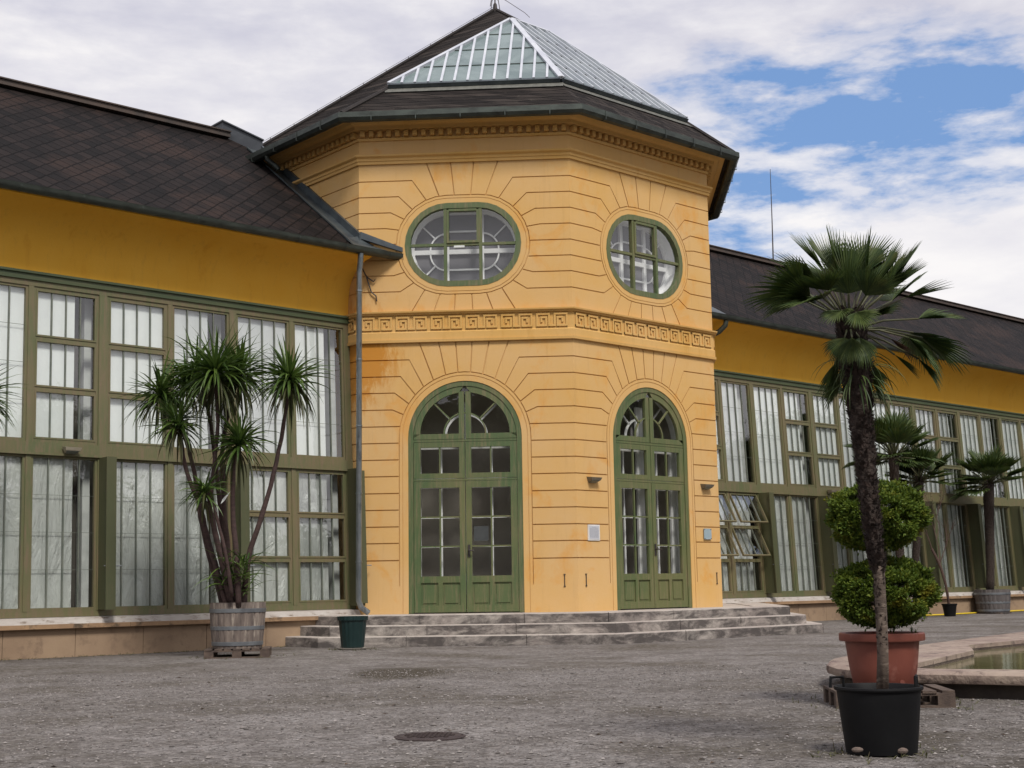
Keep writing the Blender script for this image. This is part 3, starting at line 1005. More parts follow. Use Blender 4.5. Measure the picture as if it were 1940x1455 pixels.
def door(xf, s0):
    zb = ZP
    fr_ = MB()
    # outer arched frame
    fr_.band(arch_pts(s0, .948, ZSPR, zb), arch_pts(s0, .862, ZSPR, zb), -.10, -.012, xf, closed=False)
    fr_.box((s0 - .862, -.10, 3.262), (s0 + .862, -.03, 3.30), xf)       # transom rails
    fr_.box((s0 - .862, -.10, 2.612), (s0 + .862, -.03, 2.648), xf)
    dr = fr_.build('door', M['door'], pav)
    # fanlight sashes
    fl = MB()
    for sg in (-1, 1):
        xs = lambda a, d, z, sg=sg: xf(s0 + sg * a, d, z)
        n = 16
        o = [(.856 * math.cos(a), 3.335 + .856 * math.sin(a)) for a in [PI / 2 * k / n for k in range(n + 1)]]
        o = [(max(x, .012), z) for x, z in o]
        ri = .745
        inn = [(ri * math.cos(a), 3.40 + (ri - .06) * math.sin(a)) for a in [PI / 2 * k / n for k in range(n + 1)]]
        inn = [(max(x, .10), z) for x, z in inn]
        fl.band(o, inn, -.085, -.025, xs, closed=False)
        fl.box((.012, -.085, 3.306), (.856, -.025, 3.395), xs)
        fl.box((.012, -.0845, 3.395), (.10, -.0255, 4.10), xs)
        # quarter ring and spoke
        q0 = [(.36 * math.cos(a), 3.395 + .36 * math.sin(a)) for a in [PI / 2 * k / 10 for k in range(11)]]
        q1 = [(.335 * math.cos(a), 3.395 + .335 * math.sin(a)) for a in [PI / 2 * k / 10 for k in range(11)]]
        fl.band(q0, q1, -.07, -.035, xs, closed=False)
        c45 = math.cos(PI / 4)
        fl.bar((.345 * c45, 3.395 + .345 * c45), (.73 * c45, 3.395 + .73 * c45), .024, -.07, -.035, xs)
    fl.build('fanlight', M['door'], dr)
    ml = MB()
    for sg in (-1, 1):
        xs = lambda a, d, z, sg=sg: xf(s0 + sg * a, d, z)
        z0, z1 = 2.655, 3.255
        ml.box((.006, -.085, z0), (.10, -.025, z1), xs)
        ml.box((.745, -.085, z0), (.856, -.025, z1), xs)
        ml.box((.10, -.085, z1 - .085), (.745, -.0255, z1), xs)
        ml.box((.10, -.085, z0), (.745, -.0255, z0 + .085), xs)
        ml.box((.411, -.07, z0 + .085), (.435, -.035, z1 - .085), xs)
    ml.build('transom_light', M['door'], dr)
    for sg in (-1, 1):
        xs = lambda a, d, z, sg=sg: xf(s0 + sg * a, d, z)
        lf = MB()
        z0, z1 = zb + .012, 2.606
        lf.box((.006, -.085, z0), (.10, -.025, z1), xs)
        lf.box((.745, -.085, z0), (.856, -.025, z1), xs)
        lf.box((.10, -.085, 2.50), (.745, -.0255, z1), xs)
        lf.box((.10, -.085, .95), (.745, -.0255, 1.055), xs)
        lf.box((.10, -.085, z0), (.745, -.0255, .585), xs)
        lf.box((.385, -.085, .585), (.46, -.0255, .95), xs)
        lf.box((.10, -.08, .585), (.385, -.05, .95), xs)
        lf.box((.46, -.08, .585), (.745, -.05, .95), xs)
        for a0, a1 in ((.135, .352), (.495, .71)):
            lf.box((a0, -.052, .62), (a1, -.038, .915), xs)
        lf.box((.411, -.07, 1.055), (.435, -.035, 2.50), xs)
        for zz in (1.537, 2.018):
            lf.box((.10, -.07, zz - .012), (.411, -.036, zz + .012), xs)
            lf.box((.435, -.07, zz - .012), (.745, -.036, zz + .012), xs)
        lo = lf.build('door_leaf', M['door'], dr)
    hd = MB()
    hd.box((s0 + .03, -.025, 1.36), (s0 + .07, -.012, 1.56), xf)
    hd.tube([xf(s0 + .05, -.02, 1.47), xf(s0 + .05, .045, 1.47)], .012, 8)
    hd.tube([xf(s0 + .05, .045, 1.47), xf(s0 - .06 + .17 * 1, .045, 1.462), xf(s0 + .13, .04, 1.455)], .011, 8)
    hd.build('handle', M['iron'], dr)
    gl = MB()
    ap = [(p[0], p[1]) for p in arch_pts(s0, .84, ZSPR, zb + .1)]
    gl.add([xf(a_, -.056, z_) for a_, z_ in ap], [tuple(range(len(ap)))])
    gl.build('door_glass', M['dglass'], dr)
    # inner white casements and lined reveal
    rv = MB()
    rv.band(arch_pts(s0, .95, ZSPR, zb), arch_pts(s0, .90, ZSPR, zb), -.33, -.102, xf, closed=False)
    dB = -.31
    for sg in (-1, 1):
        xs = lambda a, d, z, sg=sg: xf(s0 + sg * a, d, z)
        for a0, a1 in ((.0, .082), (.765, .90)):
            rv.box((a0, dB, zb), (a1, dB + .045, 3.95 if a0 < .5 else 3.33), xs)
        for z0, z1 in ((.46, 1.055), (2.51, 2.76), (3.16, 3.40)):
            rv.box((.082, dB + .002, z0), (.765, dB + .043, z1), xs)
        rv.box((.409, dB + .008, 1.055), (.437, dB + .036, 3.16), xs)
        for zz in (1.537, 2.018):
            rv.box((.082, dB + .01, zz - .011), (.765, dB + .034, zz + .011), xs)
        q0 = [(.36 * math.cos(a), 3.395 + .36 * math.sin(a)) for a in [PI / 2 * k / 10 for k in range(11)]]
        q1 = [(.325 * math.cos(a), 3.395 + .325 * math.sin(a)) for a in [PI / 2 * k / 10 for k in range(11)]]
        rv.band(q0, q1, dB + .008, dB + .036, xs, closed=False)
        c45 = math.cos(PI / 4)
        rv.bar((.345 * c45, 3.395 + .345 * c45), (.80 * c45, 3.395 + .80 * c45), .026, dB + .008, dB + .036, xs)
    rv.build('inner_frame', M['lining'], dr)
    rm = MB()
    w0, w1 = s0 - .97, s0 + .97
    rm.add([xf(w0, -.33, .44), xf(w1, -.33, .44), xf(w1, -1.3, .44), xf(w0, -1.3, .44), xf(w0, -.33, 4.4), xf(w1, -.33, 4.4), xf(w1, -1.3, 4.4), xf(w0, -1.3, 4.4)],
           [(0, 1, 2, 3), (4, 5, 6, 7), (1, 2, 6, 5), (2, 3, 7, 6), (3, 0, 4, 7)])
    rm.build('interior', simple('hall_interior', (0.55, 0.51, 0.46), (0.45, 0.41, 0.37), 2, 0.9), dr)
    return dr


dA = door(FA, S0[0])
dB_ = door(FB, S0[1])
nt_ = MB()
nt_.box((S0[0] + .13, -.075, 1.62), (S0[0] + .37, -.068, 1.86), FA)
nt_.build('notice_sheet', M['paper'], dA)
# white curtains hanging in the right leaf of the second door
cu = MB()
for k in range(22):
    a0 = S0[1] + .12 + k * .028 - .25
    d0 = -.36 + .018 * math.sin(k * 1.9)
    d1 = -.36 + .018 * math.sin((k + 1) * 1.9)
    cu.add([FB(a0, d0, .6), FB(a0 + .028, d1, .6), FB(a0 + .028, d1, 4.2), FB(a0, d0, 4.2)], [(0, 1, 2, 3)])
cu.build('curtain', simple('sheer_curtain', (0.20, 0.19, 0.19), (0.15, 0.14, 0.145), 3, 0.8, stretch=(6, 6, .5)), dB_)


def oval(xf, s0):
    zc_ = 6.615
    fo = MB()
    fo.band(stad_pts(s0, zc_, .99, .725), stad_pts(s0, zc_, .895, .63), -.10, .006, xf)
    for a in (-.30, .30):
        fo.box((s0 + a - .026, -.08, zc_ - .64), (s0 + a + .026, -.004, zc_ + .64), xf)
    fo.box((s0 - .90, -.078, zc_ - .022), (s0 + .90, -.008, zc_ + .022), xf)
    # hinged centre light above the bar
    for a0, a1, z0, z1 in ((-.274, -.235, .022, .60), (.235, .274, .022, .60), (-.235, .235, .022, .062), (-.235, .235, .575, .615)):
        fo.box((s0 + a0, -.05, zc_ + z0), (s0 + a1, .012, zc_ + z1), xf)
    w = fo.build('oval_window', M['door'], pav)
    gl = MB()
    ap = stad_pts(s0, zc_, .90, .635)
    gl.add([xf(a_, -.044, z_) for a_, z_ in ap], [tuple(range(len(ap)))])
    gl.build('oval_glass', M['oglass'], w)
    iw = MB()
    D = -.34
    iw.band(stad_pts(s0, zc_, .985, .72), stad_pts(s0, zc_, .93, .665), D, -.101, xf)
    iw.band(stad_pts(s0, zc_, .93, .665), stad_pts(s0, zc_, .865, .60), D, D + .05, xf)
    for a in (-.30, .30):
        iw.box((s0 + a - .035, D + .002, zc_ - .62), (s0 + a + .035, D + .048, zc_ + .62), xf)
    iw.box((s0 - .9, D + .004, zc_ - .095), (s0 + .9, D + .046, zc_ - .018), xf)
    for zz in (.30, -.37):
        iw.box((s0 - .27, D + .01, zc_ + zz - .014), (s0 + .27, D + .04, zc_ + zz + .014), xf)
    for sx in (-1, 1):
        for sz in (-1, 1):
            zo = -.02 if sz > 0 else -.09
            q = [PI / 2 * k / 10 for k in range(11)]
            xs = lambda a, d, z, sx=sx: xf(s0 + sx * a, d, z)
            o = [(.30 + .30 * math.cos(a), zc_ + zo + sz * .30 * math.sin(a)) for a in q]
            i_ = [(.30 + .274 * math.cos(a), zc_ + zo + sz * .274 * math.sin(a)) for a in q]
            iw.band(o, i_, D + .01, D + .04, xs, closed=False)
            c45 = math.cos(PI / 4)
            iw.bar((.30 + .29 * c45, zc_ + zo + sz * .29 * c45), (.30 + .60 * c45, zc_ + zo + sz * .60 * c45), .024, D + .01, D + .04, xs)
    iw.build('inner_frame', M['lining'], w)
    rm = MB()
    rm.prism(stad_pts(s0, zc_, .95, .69), D - .012, D - .008, lambda a, b, c: xf(a, c, b))
    rm.build('inner_pane', M['ovalreflect'], w)
    return w


oA = oval(FA, S0[0])
oB = oval(FB, S0[1])
an = MB()
an.box((S0[0] - .15, .0, 6.55), (S0[0] + .03, .03, 6.585), FA)
an.build('window_latch', M['white'], oA)

# wall ties
for xf, s in ((FA, 3.38), (FB, .175), (FB, 3.46)):
    t_ = MB()
    t_.box((s - .006, .0, .87), (s + .006, .014, 1.05), xf)
    t_.box((s - .016, .0, 1.05), (s + .016, .016, 1.062), xf)
    t_.box((s - .016, .0, .858), (s + .016, .016, .87), xf)
    t_.build('wall_tie', M['iron'], pav)

# pavilion roof ----------------------------------------------------------------
ZE = 8.80
EV = [(x, y, ZE) for x, y in oct_pts(0.5)]
G1 = Vector((16.790, 18.744, 11.796))
G2 = Vector((34.544 - 16.790, 18.744, 11.796))
TT = Vector((17.272, 19.762, 12.56))
ev = [Vector(e) for e in EV]
rf = MB()


def tri_(mb, *p):
    mb.add([tuple(q) for q in p], [tuple(range(len(p)))])


tri_(rf, ev[0], ev[1], G1)
tri_(rf, ev[1], ev[2], G2, G1)
tri_(rf, ev[2], ev[3], G2)
tri_(rf, ev[7], ev[0], G1)
tri_(rf, ev[7], G1, TT)
tri_(rf, ev[3], ev[4], G2)
tri_(rf, ev[4], TT, G2)
tri_(rf, G1, G2, TT)
tri_(rf, ev[4], ev[5], TT)
tri_(rf, ev[5], ev[6], TT)
tri_(rf, ev[6], ev[7], TT)
rf.add([(x, y, ZE - .03) for x, y in oct_pts(.5)] + [(x, y, ZE - .03) for x, y in oct_pts(-.05)], [(k, (k + 1) % 8, 8 + (k + 1) % 8, 8 + k) for k in range(8)])
roof = rf.build('roof', M['proof'], pav)
# hip cappings
hc = MB()
for a_, b_ in ((ev[0], G1), (ev[7], TT), (ev[2], G2), (G2, TT), (ev[3], G2)):
    n = 16
    pts = [a_.lerp(b_, t) + Vector((0, 0, .015)) for t in [k / n for k in range(n + 1)]]
    hc.tube(pts, .045, 6)
hc.build('hip_capping', simple('dark_hip_tile', (0.026, 0.020, 0.018), (0.014, 0.011, 0.011), 6, 0.85, 0.5, 20), roof)
# small fixings up the hip
fx = MB()
for k in range(1, 12):
    q = ev[7].lerp(TT, k / 12)
    fx.tube([q, q + Vector((0, 0, .10))], .006, 5)
fx.build('lightning_wire_clip', M['iron'], roof)
wr = MB()
pts = []
for k in range(13):
    q = ev[7].lerp(TT, k / 12) + Vector((0, 0, .095))
    pts.append(q)
wr.tube(pts, .004, 5)
pts = [TT + Vector((0, 0, .35)), TT + Vector((.3, .0, .30)), TT + Vector((.55, -.3, .0)), TT + Vector((.5, -.5, -.18))]
wr.tube(pts, .006, 5)
wr.build('lightning_wire', M['iron'], roof)
fi = MB()
fi.tube([TT - Vector((0, 0, .1)), TT + Vector((0, 0, .12)), TT + Vector((0, 0, .16))], [.05, .04, .02], 8)
fi.tube([TT + Vector((0, 0, .1)), TT + Vector((0, 0, 1.6))], [.014, .006], 6)
for a in (0, PI / 2, PI, 3 * PI / 2):
    fi.tube([TT + Vector((0, 0, .30)), TT + Vector((math.cos(a) * .09, math.sin(a) * .09, .24)), TT + Vector((math.cos(a) * .13, math.sin(a) * .13, .05))], .008, 5)
fi.build('finial', M['iron'], roof)

# glazed pyramid: two faces of bars and panes standing a little above the roof
TB = 0.25


def gface(A0, A1, T1, T0, nb, npur, glassname):
    """quad A0-A1 (base, left to right), T1,T0 (top right, left)"""
    nrm = (A1 - A0).cross(T0 - A0).normalized()
    if nrm.z < 0:
        nrm = -nrm
    gm = MB()
    q = [A0 + nrm * .07, A1 + nrm * .07, T1 + nrm * .07, T0 + nrm * .07]
    gm.add([tuple(x) for x in q] + [tuple(x - nrm * .012) for x in q], [(0, 1, 2, 3), (7, 6, 5, 4), (0, 4, 5, 1), (1, 5, 6, 2), (2, 6, 7, 3), (3, 7, 4, 0)])
    gobj = gm.build(glassname, M['skyglass'], pav)
    e = (A1 - A0).normalized()
    upd = nrm.cross(e).normalized()
    if upd.z < 0:
        upd = -upd
    Wd = (A1 - A0).length
    l0 = (T0 - A0)
    l1 = (T1 - A0)
    x0, y0 = l0.dot(e), l0.dot(upd)
    x1, y1 = l1.dot(e), l1.dot(upd)
    bm_ = MB()

    def bx(pa, pb, w, h0, h1):
        d = (pb - pa).normalized()
        sdir = nrm.cross(d).normalized() * w / 2
        c = [pa - sdir, pb - sdir, pb + sdir, pa + sdir]
        bm_.hexa([tuple(x + nrm * h0) for x in c] + [tuple(x + nrm * h1) for x in c])
    for k in range(1, nb):
        x = Wd * k / nb
        # upper end on outline
        if x < x0:
            y = y0 * x / x0
        elif x > x1:
            y = y1 * (Wd - x) / (Wd - x1)
        else:
            y = y0
        bx(A0 + e * x, A0 + e * x + upd * y, .042, .068, .115)
    for pa, pb in ((A0, T0), (A1, T1), (T0, T1)):
        if (pa - pb).length > .05:
            bx(pa, pb, .065, .066, .122)
    bm_.build('glazing_bar', M['alu'], gobj)
    pm = MB()
    bm_ = pm
    for k in range(1, npur + 1):
        y = y0 * k / (npur + 1)
        xa = x0 * y / y0
        xb = Wd - (Wd - x1) * y / y1
        bx(A0 + e * xa + upd * y, A0 + e * xb + upd * y, .022, .060, .082)
    pm.build('purlin', M['gutter'], gobj)
    bm_ = MB()
    bx(A0 - upd * .03, A1 - upd * .03, .07, .03, .10)
    bm_.build('base_flashing', M['lead'], gobj)
    bm_ = MB()
    bx(A0 - upd * .14 - e * .05, A1 - upd * .14 + e * .05, .16, .012, .022)
    bm_.build('lead_apron', simple('pale_lead', (0.16, 0.16, 0.14), (0.10, 0.10, 0.09), 5, .6, stretch=(2, 2, 2)), gobj)


a0 = ev[0].lerp(G1, TB)
a1 = ev[1].lerp(G1, TB)
a2 = ev[2].lerp(G2, TB)
gface(a0, a1, G1, G1, 13, 3, 'roof_glazing')
gface(a1, a2, G2, G1, 13, 3, 'roof_glazing')

# gutters of the pavilion
gt = MB()
sweep(gt, [(.44, 8.67), (.50, 8.645), (.56, 8.66), (.60, 8.71), (.60, 8.80), (.585, 8.80), (.575, 8.72), (.50, 8.67), (.46, 8.71), (.44, 8.80), (.43, 8.80)])
gt.build('gutter', M['gutter'], pav)
for i in (0, 1, 2, 7):
    xf = face_xf(i)
    for k in range(5):
        s = .3 + k * .75
        gb_ = MB()
        gb_.box((s, .50, 8.640), (s + .016, .603, 8.652), xf)
        gb_.box((s, .601, 8.652), (s + .016, .607, 8.80), xf)
        gb_.build('gutter_bracket', M['gutter'], pav)
pe = MB()
pe.tube([(12.41, 20.55, 8.68), (12.42, 20.55, 8.60), (12.55, 20.50, 8.50), (12.60, 20.45, 8.42)], .045, 10)
pe.build('outlet_pipe', M['gutter'], pav, smooth=True)

# ------------------------------------------------------------------ steps
def step_poly(d, dl):
    """platform outline round the front of the pavilion with its ends on the wing line"""
    t = math.tan(PI / 8)
    yb = 18.385
    xl = P1[0] - dl
    xr = P4[0] + d
    # line parallel to face A offset by d
    nA = (-1 / math.sqrt(2), -1 / math.sqrt(2))
    cA = P1[0] * nA[0] + P1[1] * nA[1] + d
    # at x = xl
    ya = (cA - xl * nA[0]) / nA[1]
    pB = (P2[0] - d * t, P2[1] - d)
    pC = (P3[0] + d * t, P3[1] - d)
    pD = (xr, P4[1] - d * t)
    return [(xl, yb), (xl, ya), pB, pC, pD, (xr, yb)]


stp = thing('stone_steps', (CX, 14.6, 0), 'three weathered stone steps wrapped round the front of the yellow pavilion', 'steps')
for z0, z1, d, dl in ((0.0, .155, 1.65, 1.40), (.155, .31, 1.38, 1.12), (.31, .46, 1.12, .85)):
    po = step_poly(d, dl)
    inner = step_poly(d - .75, dl - .75) if d > 1.2 else None
    # blocks along each side, each a separate stone with a fine joint
    b_ = MB()
    for (pa, pb), (qa, qb) in zip(zip(po[:-1], po[1:]), zip(step_poly(d - .6, dl - .6)[:-1], step_poly(d - .6, dl - .6)[1:])):
        pa, pb, qa, qb = [Vector((*x, 0)) for x in (pa, pb, qa, qb)]
        ln = (pb - pa).length
        nb = max(1, int(round(ln / 1.5)))
        cuts = [0] + sorted([(k + random.uniform(-.18, .18)) / nb for k in range(1, nb)]) + [1]
        for a_, b2 in zip(cuts[:-1], cuts[1:]):
            gp = .004 / max(ln, .1)
            p0, p1 = pa.lerp(pb, a_ + gp), pa.lerp(pb, b2 - gp)
            q0, q1 = qa.lerp(qb, a_ + gp), qa.lerp(qb, b2 - gp)
            j = random.uniform(-.008, .008)
            e1 = .012
            nn = (pb - pa).normalized().cross(Vector((0, 0, 1))) * j
            p0, p1 = p0 + nn, p1 + nn
            ins0, ins1 = p0.lerp(q0, .02), p1.lerp(q1, .02)
            vs = [(p0.x, p0.y, z0), (p1.x, p1.y, z0), (q1.x, q1.y, z0), (q0.x, q0.y, z0),
                  (p0.x, p0.y, z1 - e1), (p1.x, p1.y, z1 - e1), (ins1.x, ins1.y, z1), (ins0.x, ins0.y, z1), (q1.x, q1.y, z1), (q0.x, q0.y, z1)]
            b_.add(vs, [(0, 1, 5, 4), (4, 5, 6, 7), (7, 6, 8, 9), (1, 2, 8, 6, 5), (2, 3, 9, 8), (3, 0, 4, 7, 9)])
    b_.build('step', M['steps'], stp)
pf = MB()
pf.prism(step_poly(1.12 - .59, .85 - .59), .05, .452)
pf.build('landing', M['steps'], stp)

# ------------------------------------------------------------------ wings
YW = 18.70


def yg(z):
    """glazing plane: leans outwards towards its foot"""
    return YW - 0.22 * (5.41 - z) / 4.8


def gxf(x, d, z):
    return (x, yg(z) - d, z)


def casement(parent, x0, x1, z0, z1, tiers, blindmat, hinge=0.0, name='window', gap=False):
    """one fixed or opening light; tiers = list of opening heights from top"""
    fw_ = .038
    w = MB()
    w.box((x0, -.05, z0), (x0 + fw_, .012, z1), gxf)
    w.box((x1 - fw_, -.05, z0), (x1, .012, z1), gxf)
    w.box((x0 + fw_, -.05, z0), (x1 - fw_, .0105, z0 + fw_ + .01), gxf)
    w.box((x0 + fw_, -.05, z1 - fw_), (x1 - fw_, .0105, z1), gxf)
    lights = []
    if tiers:
        zt = z1
        for (c0, c1) in tiers:
            w.box((x0 + fw_, -.05, c0), (x1 - fw_, .006, c1), gxf)
    wo_ = w.build(name, M['green'], parent)
    spans = []
    top = z1 - fw_
    for (c0, c1) in (tiers or []):
        spans.append((c1, top))
        top = c0
    spans.append((z0 + fw_ + .01, top))
    sash = MB(); bars = MB(); gl = MB()
    for si, (a, b) in enumerate(spans):
        xa, xb = x0 + fw_, x1 - fw_
        ang = hinge if (hinge and si < 2) else 0.0

        def sx(x, d, z, ang=ang, b=b):
            if not ang:
                return gxf(x, d, z)
            dz = z - b
            return gxf(x, d * math.cos(ang) - dz * math.sin(ang) , b + dz * math.cos(ang) + d * math.sin(ang))
        s_ = .026
        if tiers:
            sash.box((xa, -.03, a), (xa + s_, .018, b), sx)
            sash.box((xb - s_, -.03, a), (xb, .018, b), sx)
            sash.box((xa + s_, -.03, a), (xb - s_, .017, a + s_), sx)
            sash.box((xa + s_, -.03, b - s_), (xb - s_, .017, b), sx)
            xi0, xi1, a2_, b2_ = xa + s_, xb - s_, a + s_, b - s_
        else:
            xi0, xi1, a2_, b2_ = xa, xb, a, b
        for k in (1, 2, 3):
            xx = xi0 + (xi1 - xi0) * k / 4
            bars.box((xx - .009, -.03, a2_), (xx + .009, .003, b2_), sx)
        gl.add([sx(xi0, -.016, a2_), sx(xi1, -.016, a2_), sx(xi1, -.016, b2_), sx(xi0, -.016, b2_)], [(0, 1, 2, 3)])
        # overlapping glass edges
        if not tiers:
            nn = 3
            for k in range(1, nn + 1):
                zz = a2_ + (b2_ - a2_) * k / (nn + 1)
                bars.box((xi0, -.0175, zz), (xi1, -.010, zz + .005), sx)
    if sash.v:
        sash.build('sash', M['green'], wo_)
    bars.build('glazing_bar', M['bars'], wo_)
    gl.build('pane', M['glass'], wo_)
    return wo_


def blinds(parent, x0, x1, z0, z1, mat, dark_right):
    """white blind hanging behind a pair of lights, dark gap beside it, white lining"""
    b = MB()
    xe = x1 - (.34 if dark_right else .02)
    n = 14
    for k in range(n):
        xa = x0 + (xe - x0) * k / n
        xb = x0 + (xe - x0) * (k + 1) / n
        da = -.060 + .001 * math.sin(k * 2.3)
        db = -.060 + .001 * math.sin((k + 1) * 2.3)
        b.add([gxf(xa, da, z0), gxf(xb, db, z0), gxf(xb, db, z1), gxf(xa, da, z1)], [(0, 1, 2, 3)])
    b.build('blind', random.choice((mat, mat, M['blind2'] if mat is M['blind'] else M['foil2'])), parent, smooth='all', fixn=False)
    d = MB()
    d.box((x0, -.6, z0), (x1, -.5, z1), gxf)
    d.build('interior', M['room'], parent)
    if dark_right:
        l_ = MB()
        l_.box((x1 - .11, -.42, z0), (x1, -.24, z1), gxf)
        l_.build('reveal_lining', M['white'], parent)


def wing(root, xs0, nb, spec, xend0, xend1, postx):
    """nb bays of 2.2 m starting at post xs0. spec[k] = (upper pair, lower pair), each 'F' full or 'T' three-tier"""
    # wall above the glazing with the plaster cove to the eaves
    prof = [(YW + .45, 5.41), (YW, 5.41), (YW, 5.62), (YW - .010, 5.80), (YW - .04, 5.94), (YW - .10, 6.07), (YW - .20, 6.18), (YW - .34, 6.28), (YW - .52, 6.34), (YW - .69, 6.37), (YW - .69, 6.45), (YW + .45, 6.9)]
    w = MB()
    vs = [(xend0, y, z) for y, z in prof] + [(xend1, y, z) for y, z in prof]
    n = len(prof)
    w.add(vs, [tuple(range(n))[::-1], tuple(range(n, 2 * n))] + [(k, (k + 1) % n, (k + 1) % n + n, k + n) for k in range(n)])
    w.box((xend0, YW + .9, 0), (xend1, YW + 1.0, 6.4))
    w.box((xend0, 25.0, 0), (xend1, 25.2, 6.4))
    if postx == 'left':
        w.box((xend0 + .3, YW + .03, .45), (xs0 - .063, YW + .4, 5.409))
    else:
        w.box((xs0 + 2.17 * nb + .063, YW + .03, .45), (xend1 - .3, YW + .4, 5.409))
    gx = xend0 if postx == 'left' else xend1 - .25
    gp_ = [(YW + .3, 0), (YW + .3, 6.3), (22.0, 9.2), (25.1, 6.6), (25.1, 0)]
    w.add([(gx, y, z) for y, z in gp_] + [(gx + .25, y, z) for y, z in gp_], [(4, 3, 2, 1, 0), (5, 6, 7, 8, 9)] + [(k, (k + 1) % 5, (k + 1) % 5 + 5, k + 5) for k in range(5)])
    w.build('wall', M['wing'], root, smooth=True)
    # plinth, ledge
    pl = MB()
    x = xend0
    while x < xend1 - .01:
        xn = min(x + 1.02, xend1)
        pl.box((x + .004, 18.37, -.05), (xn - .004, 19.0, .395))
        x = xn
    pl.build('plinth', M['plinth'], root)
    pj = MB()
    pj.box((xend0, 18.382, -.05), (xend1, 18.9, .39))
    pj.build('plinth_joint', M['plinth_joint'], root)
    ld = MB()
    x = xend0
    while x < xend1 - .01:
        xn = min(x + 2.3, xend1)
        ld.box((x + .003, 18.29, .395), (xn - .003, 18.9, .455))
        x = xn
    ld.build('ledge', M['ledge_edge'], root)
    lc = MB()
    lc.add([(xend0, 18.315, .455), (xend1, 18.315, .455), (xend1, 18.9, .455), (xend0, 18.9, .455), (xend0, 18.37, .535), (xend1, 18.37, .535), (xend1, 18.9, .60), (xend0, 18.9, .60)],
           [(3, 2, 1, 0), (4, 5, 6, 7), (0, 1, 5, 4), (1, 2, 6, 5), (2, 3, 7, 6), (3, 0, 4, 7)])
    lc.build('sill', M['ledge'], root)
    # timber frame: head, transom, posts, mullions
    X1 = xs0 + 2.17 * nb
    h = MB()
    h.box((max(xs0 - .07, xend0), -.05, 5.322), (min(X1 + .07, xend1), .055, 5.411), gxf)
    h.box((max(xs0 - .07, xend0), -.05, 5.411), (min(X1 + .07, xend1), .085, 5.446), gxf)
    h.build('head_moulding', M['head'], root)
    fr2 = MB()
    fr2.box((max(xs0 - .07, xend0), -.10, 5.240), (min(X1 + .07, xend1), .028, 5.322), gxf)
    fr2.box((max(xs0 - .07, xend0), -.10, 2.838), (min(X1 + .07, xend1), .032, 2.990), gxf)
    fr2.box((max(xs0 - .07, xend0), -.10, 2.808), (min(X1 + .07, xend1), .055, 2.842), gxf)
    fr2.box((max(xs0 - .07, xend0), -.10, .55), (min(X1 + .07, xend1), .022, .629), gxf)
    for k in range(nb + 1):
        fr2.box((xs0 + 2.17 * k - .062, -.12, 2.990), (xs0 + 2.17 * k + .062, .030, 5.240), gxf)
        fr2.box((xs0 + 2.17 * k - .062, -.12, .629), (xs0 + 2.17 * k + .062, .030, 2.808), gxf)
        if k < nb:
            for z0, z1 in ((2.990, 5.240), (.629, 2.808)):
                fr2.box((xs0 + 2.17 * k + 1.085 - .038, -.10, z0), (xs0 + 2.17 * k + 1.085 + .038, .026, z1), gxf)
    fr2.build('window_frame', M['green'], root)
    for k in range(nb + 1):
        fn = MB()
        xk = xs0 + 2.17 * k
        if xk < xend0 + .3 and k == 0 and postx == 'right':
            continue
        fn.box((xk - .045, .030, .64), (xk + .045, .33, 2.806), gxf)
        fn.box((xk - .075, .331, .64), (xk + .075, .352, 2.80), gxf)
        fn.build('board_pier', M['fin'], root)
        tb = MB()
        tb.tube([gxf(xk - .08, .30, 1.25), gxf(xk + .16, .36, 1.25)], .009, 6)
        tb.build('pier_hook', M['hoop'], root)
    for k in range(nb):
        xa = xs0 + 2.17 * k + .062
        xm = xs0 + 2.17 * k + 1.085
        xb = xs0 + 2.17 * (k + 1) - .062
        up, lw = spec[k]
        for (c0, c1, sp_) in ((xa, xm - .038, up[0]), (xm + .038, xb, up[1])):
            ww = casement(root, c0, c1, 2.990, 5.240, [(4.464, 4.514), (3.735, 3.784)] if sp_ == 'T' else None, None)
            blinds(ww, c0, c1, 2.990, 5.240, M['blind'], c0 > xm)
        for (c0, c1, sp_) in ((xa, xm - .038, lw[0]), (xm + .038, xb, lw[1])):
            hg = math.radians(24) if sp_ == 'O' else 0.0
            ww = casement(root, c0, c1, .629, 2.808, [(2.044, 2.088), (1.334, 1.378)] if sp_ in 'TO' else None, None, hg)
            blinds(ww, c0, c1, .629, 2.808, M['foil'] if postx == 'left' else M['foil'], c0 > xm)
    # roof
    YE, ZEv, YR, ZR = 18.02, 6.46, 22.0, 9.40
    r_ = MB()
    xa, xb = xend0, xend1
    sl = (ZR - ZEv) / (YR - YE)
    r_.add([(xa, YE, ZEv), (xb, YE, ZEv), (xb, YR, ZR), (xa, YR, ZR), (xb, 26.0, ZEv), (xa, 26.0, ZEv)], [(0, 1, 2, 3), (3, 2, 4, 5)])
    r_.add([(xa, YE, ZEv - .05), (xb, YE, ZEv - .05), (xb, YR, ZR - .05), (xa, YR, ZR - .05)], [(3, 2, 1, 0), ])
    r_.box((xa, YE - .01, ZEv - .05), (xb, YE + .02, ZEv))
    rfo = r_.build('roof', M['roof'], root, fixn=False)
    rd = MB()
    xr0, xr1 = (xa, xb - .55) if postx == 'left' else (xa + .1, xb)
    rd.box((xr0, YR - .20, ZR - .055), (xr1, YR + .18, ZR + .035))
    rd.box((xr0, YR - .23, ZR + .037), (xr1, YR + .2, ZR + .06))
    rd.build('ridge_board', M['ridge'], rfo)
    # gutter: half round
    gu = MB()
    gx0, gx1 = (xa, 13.46) if postx == 'left' else (21.42, xb)
    cy_, cz_ = 17.94, 6.455
    ro, ri = .085, .073
    na = 10
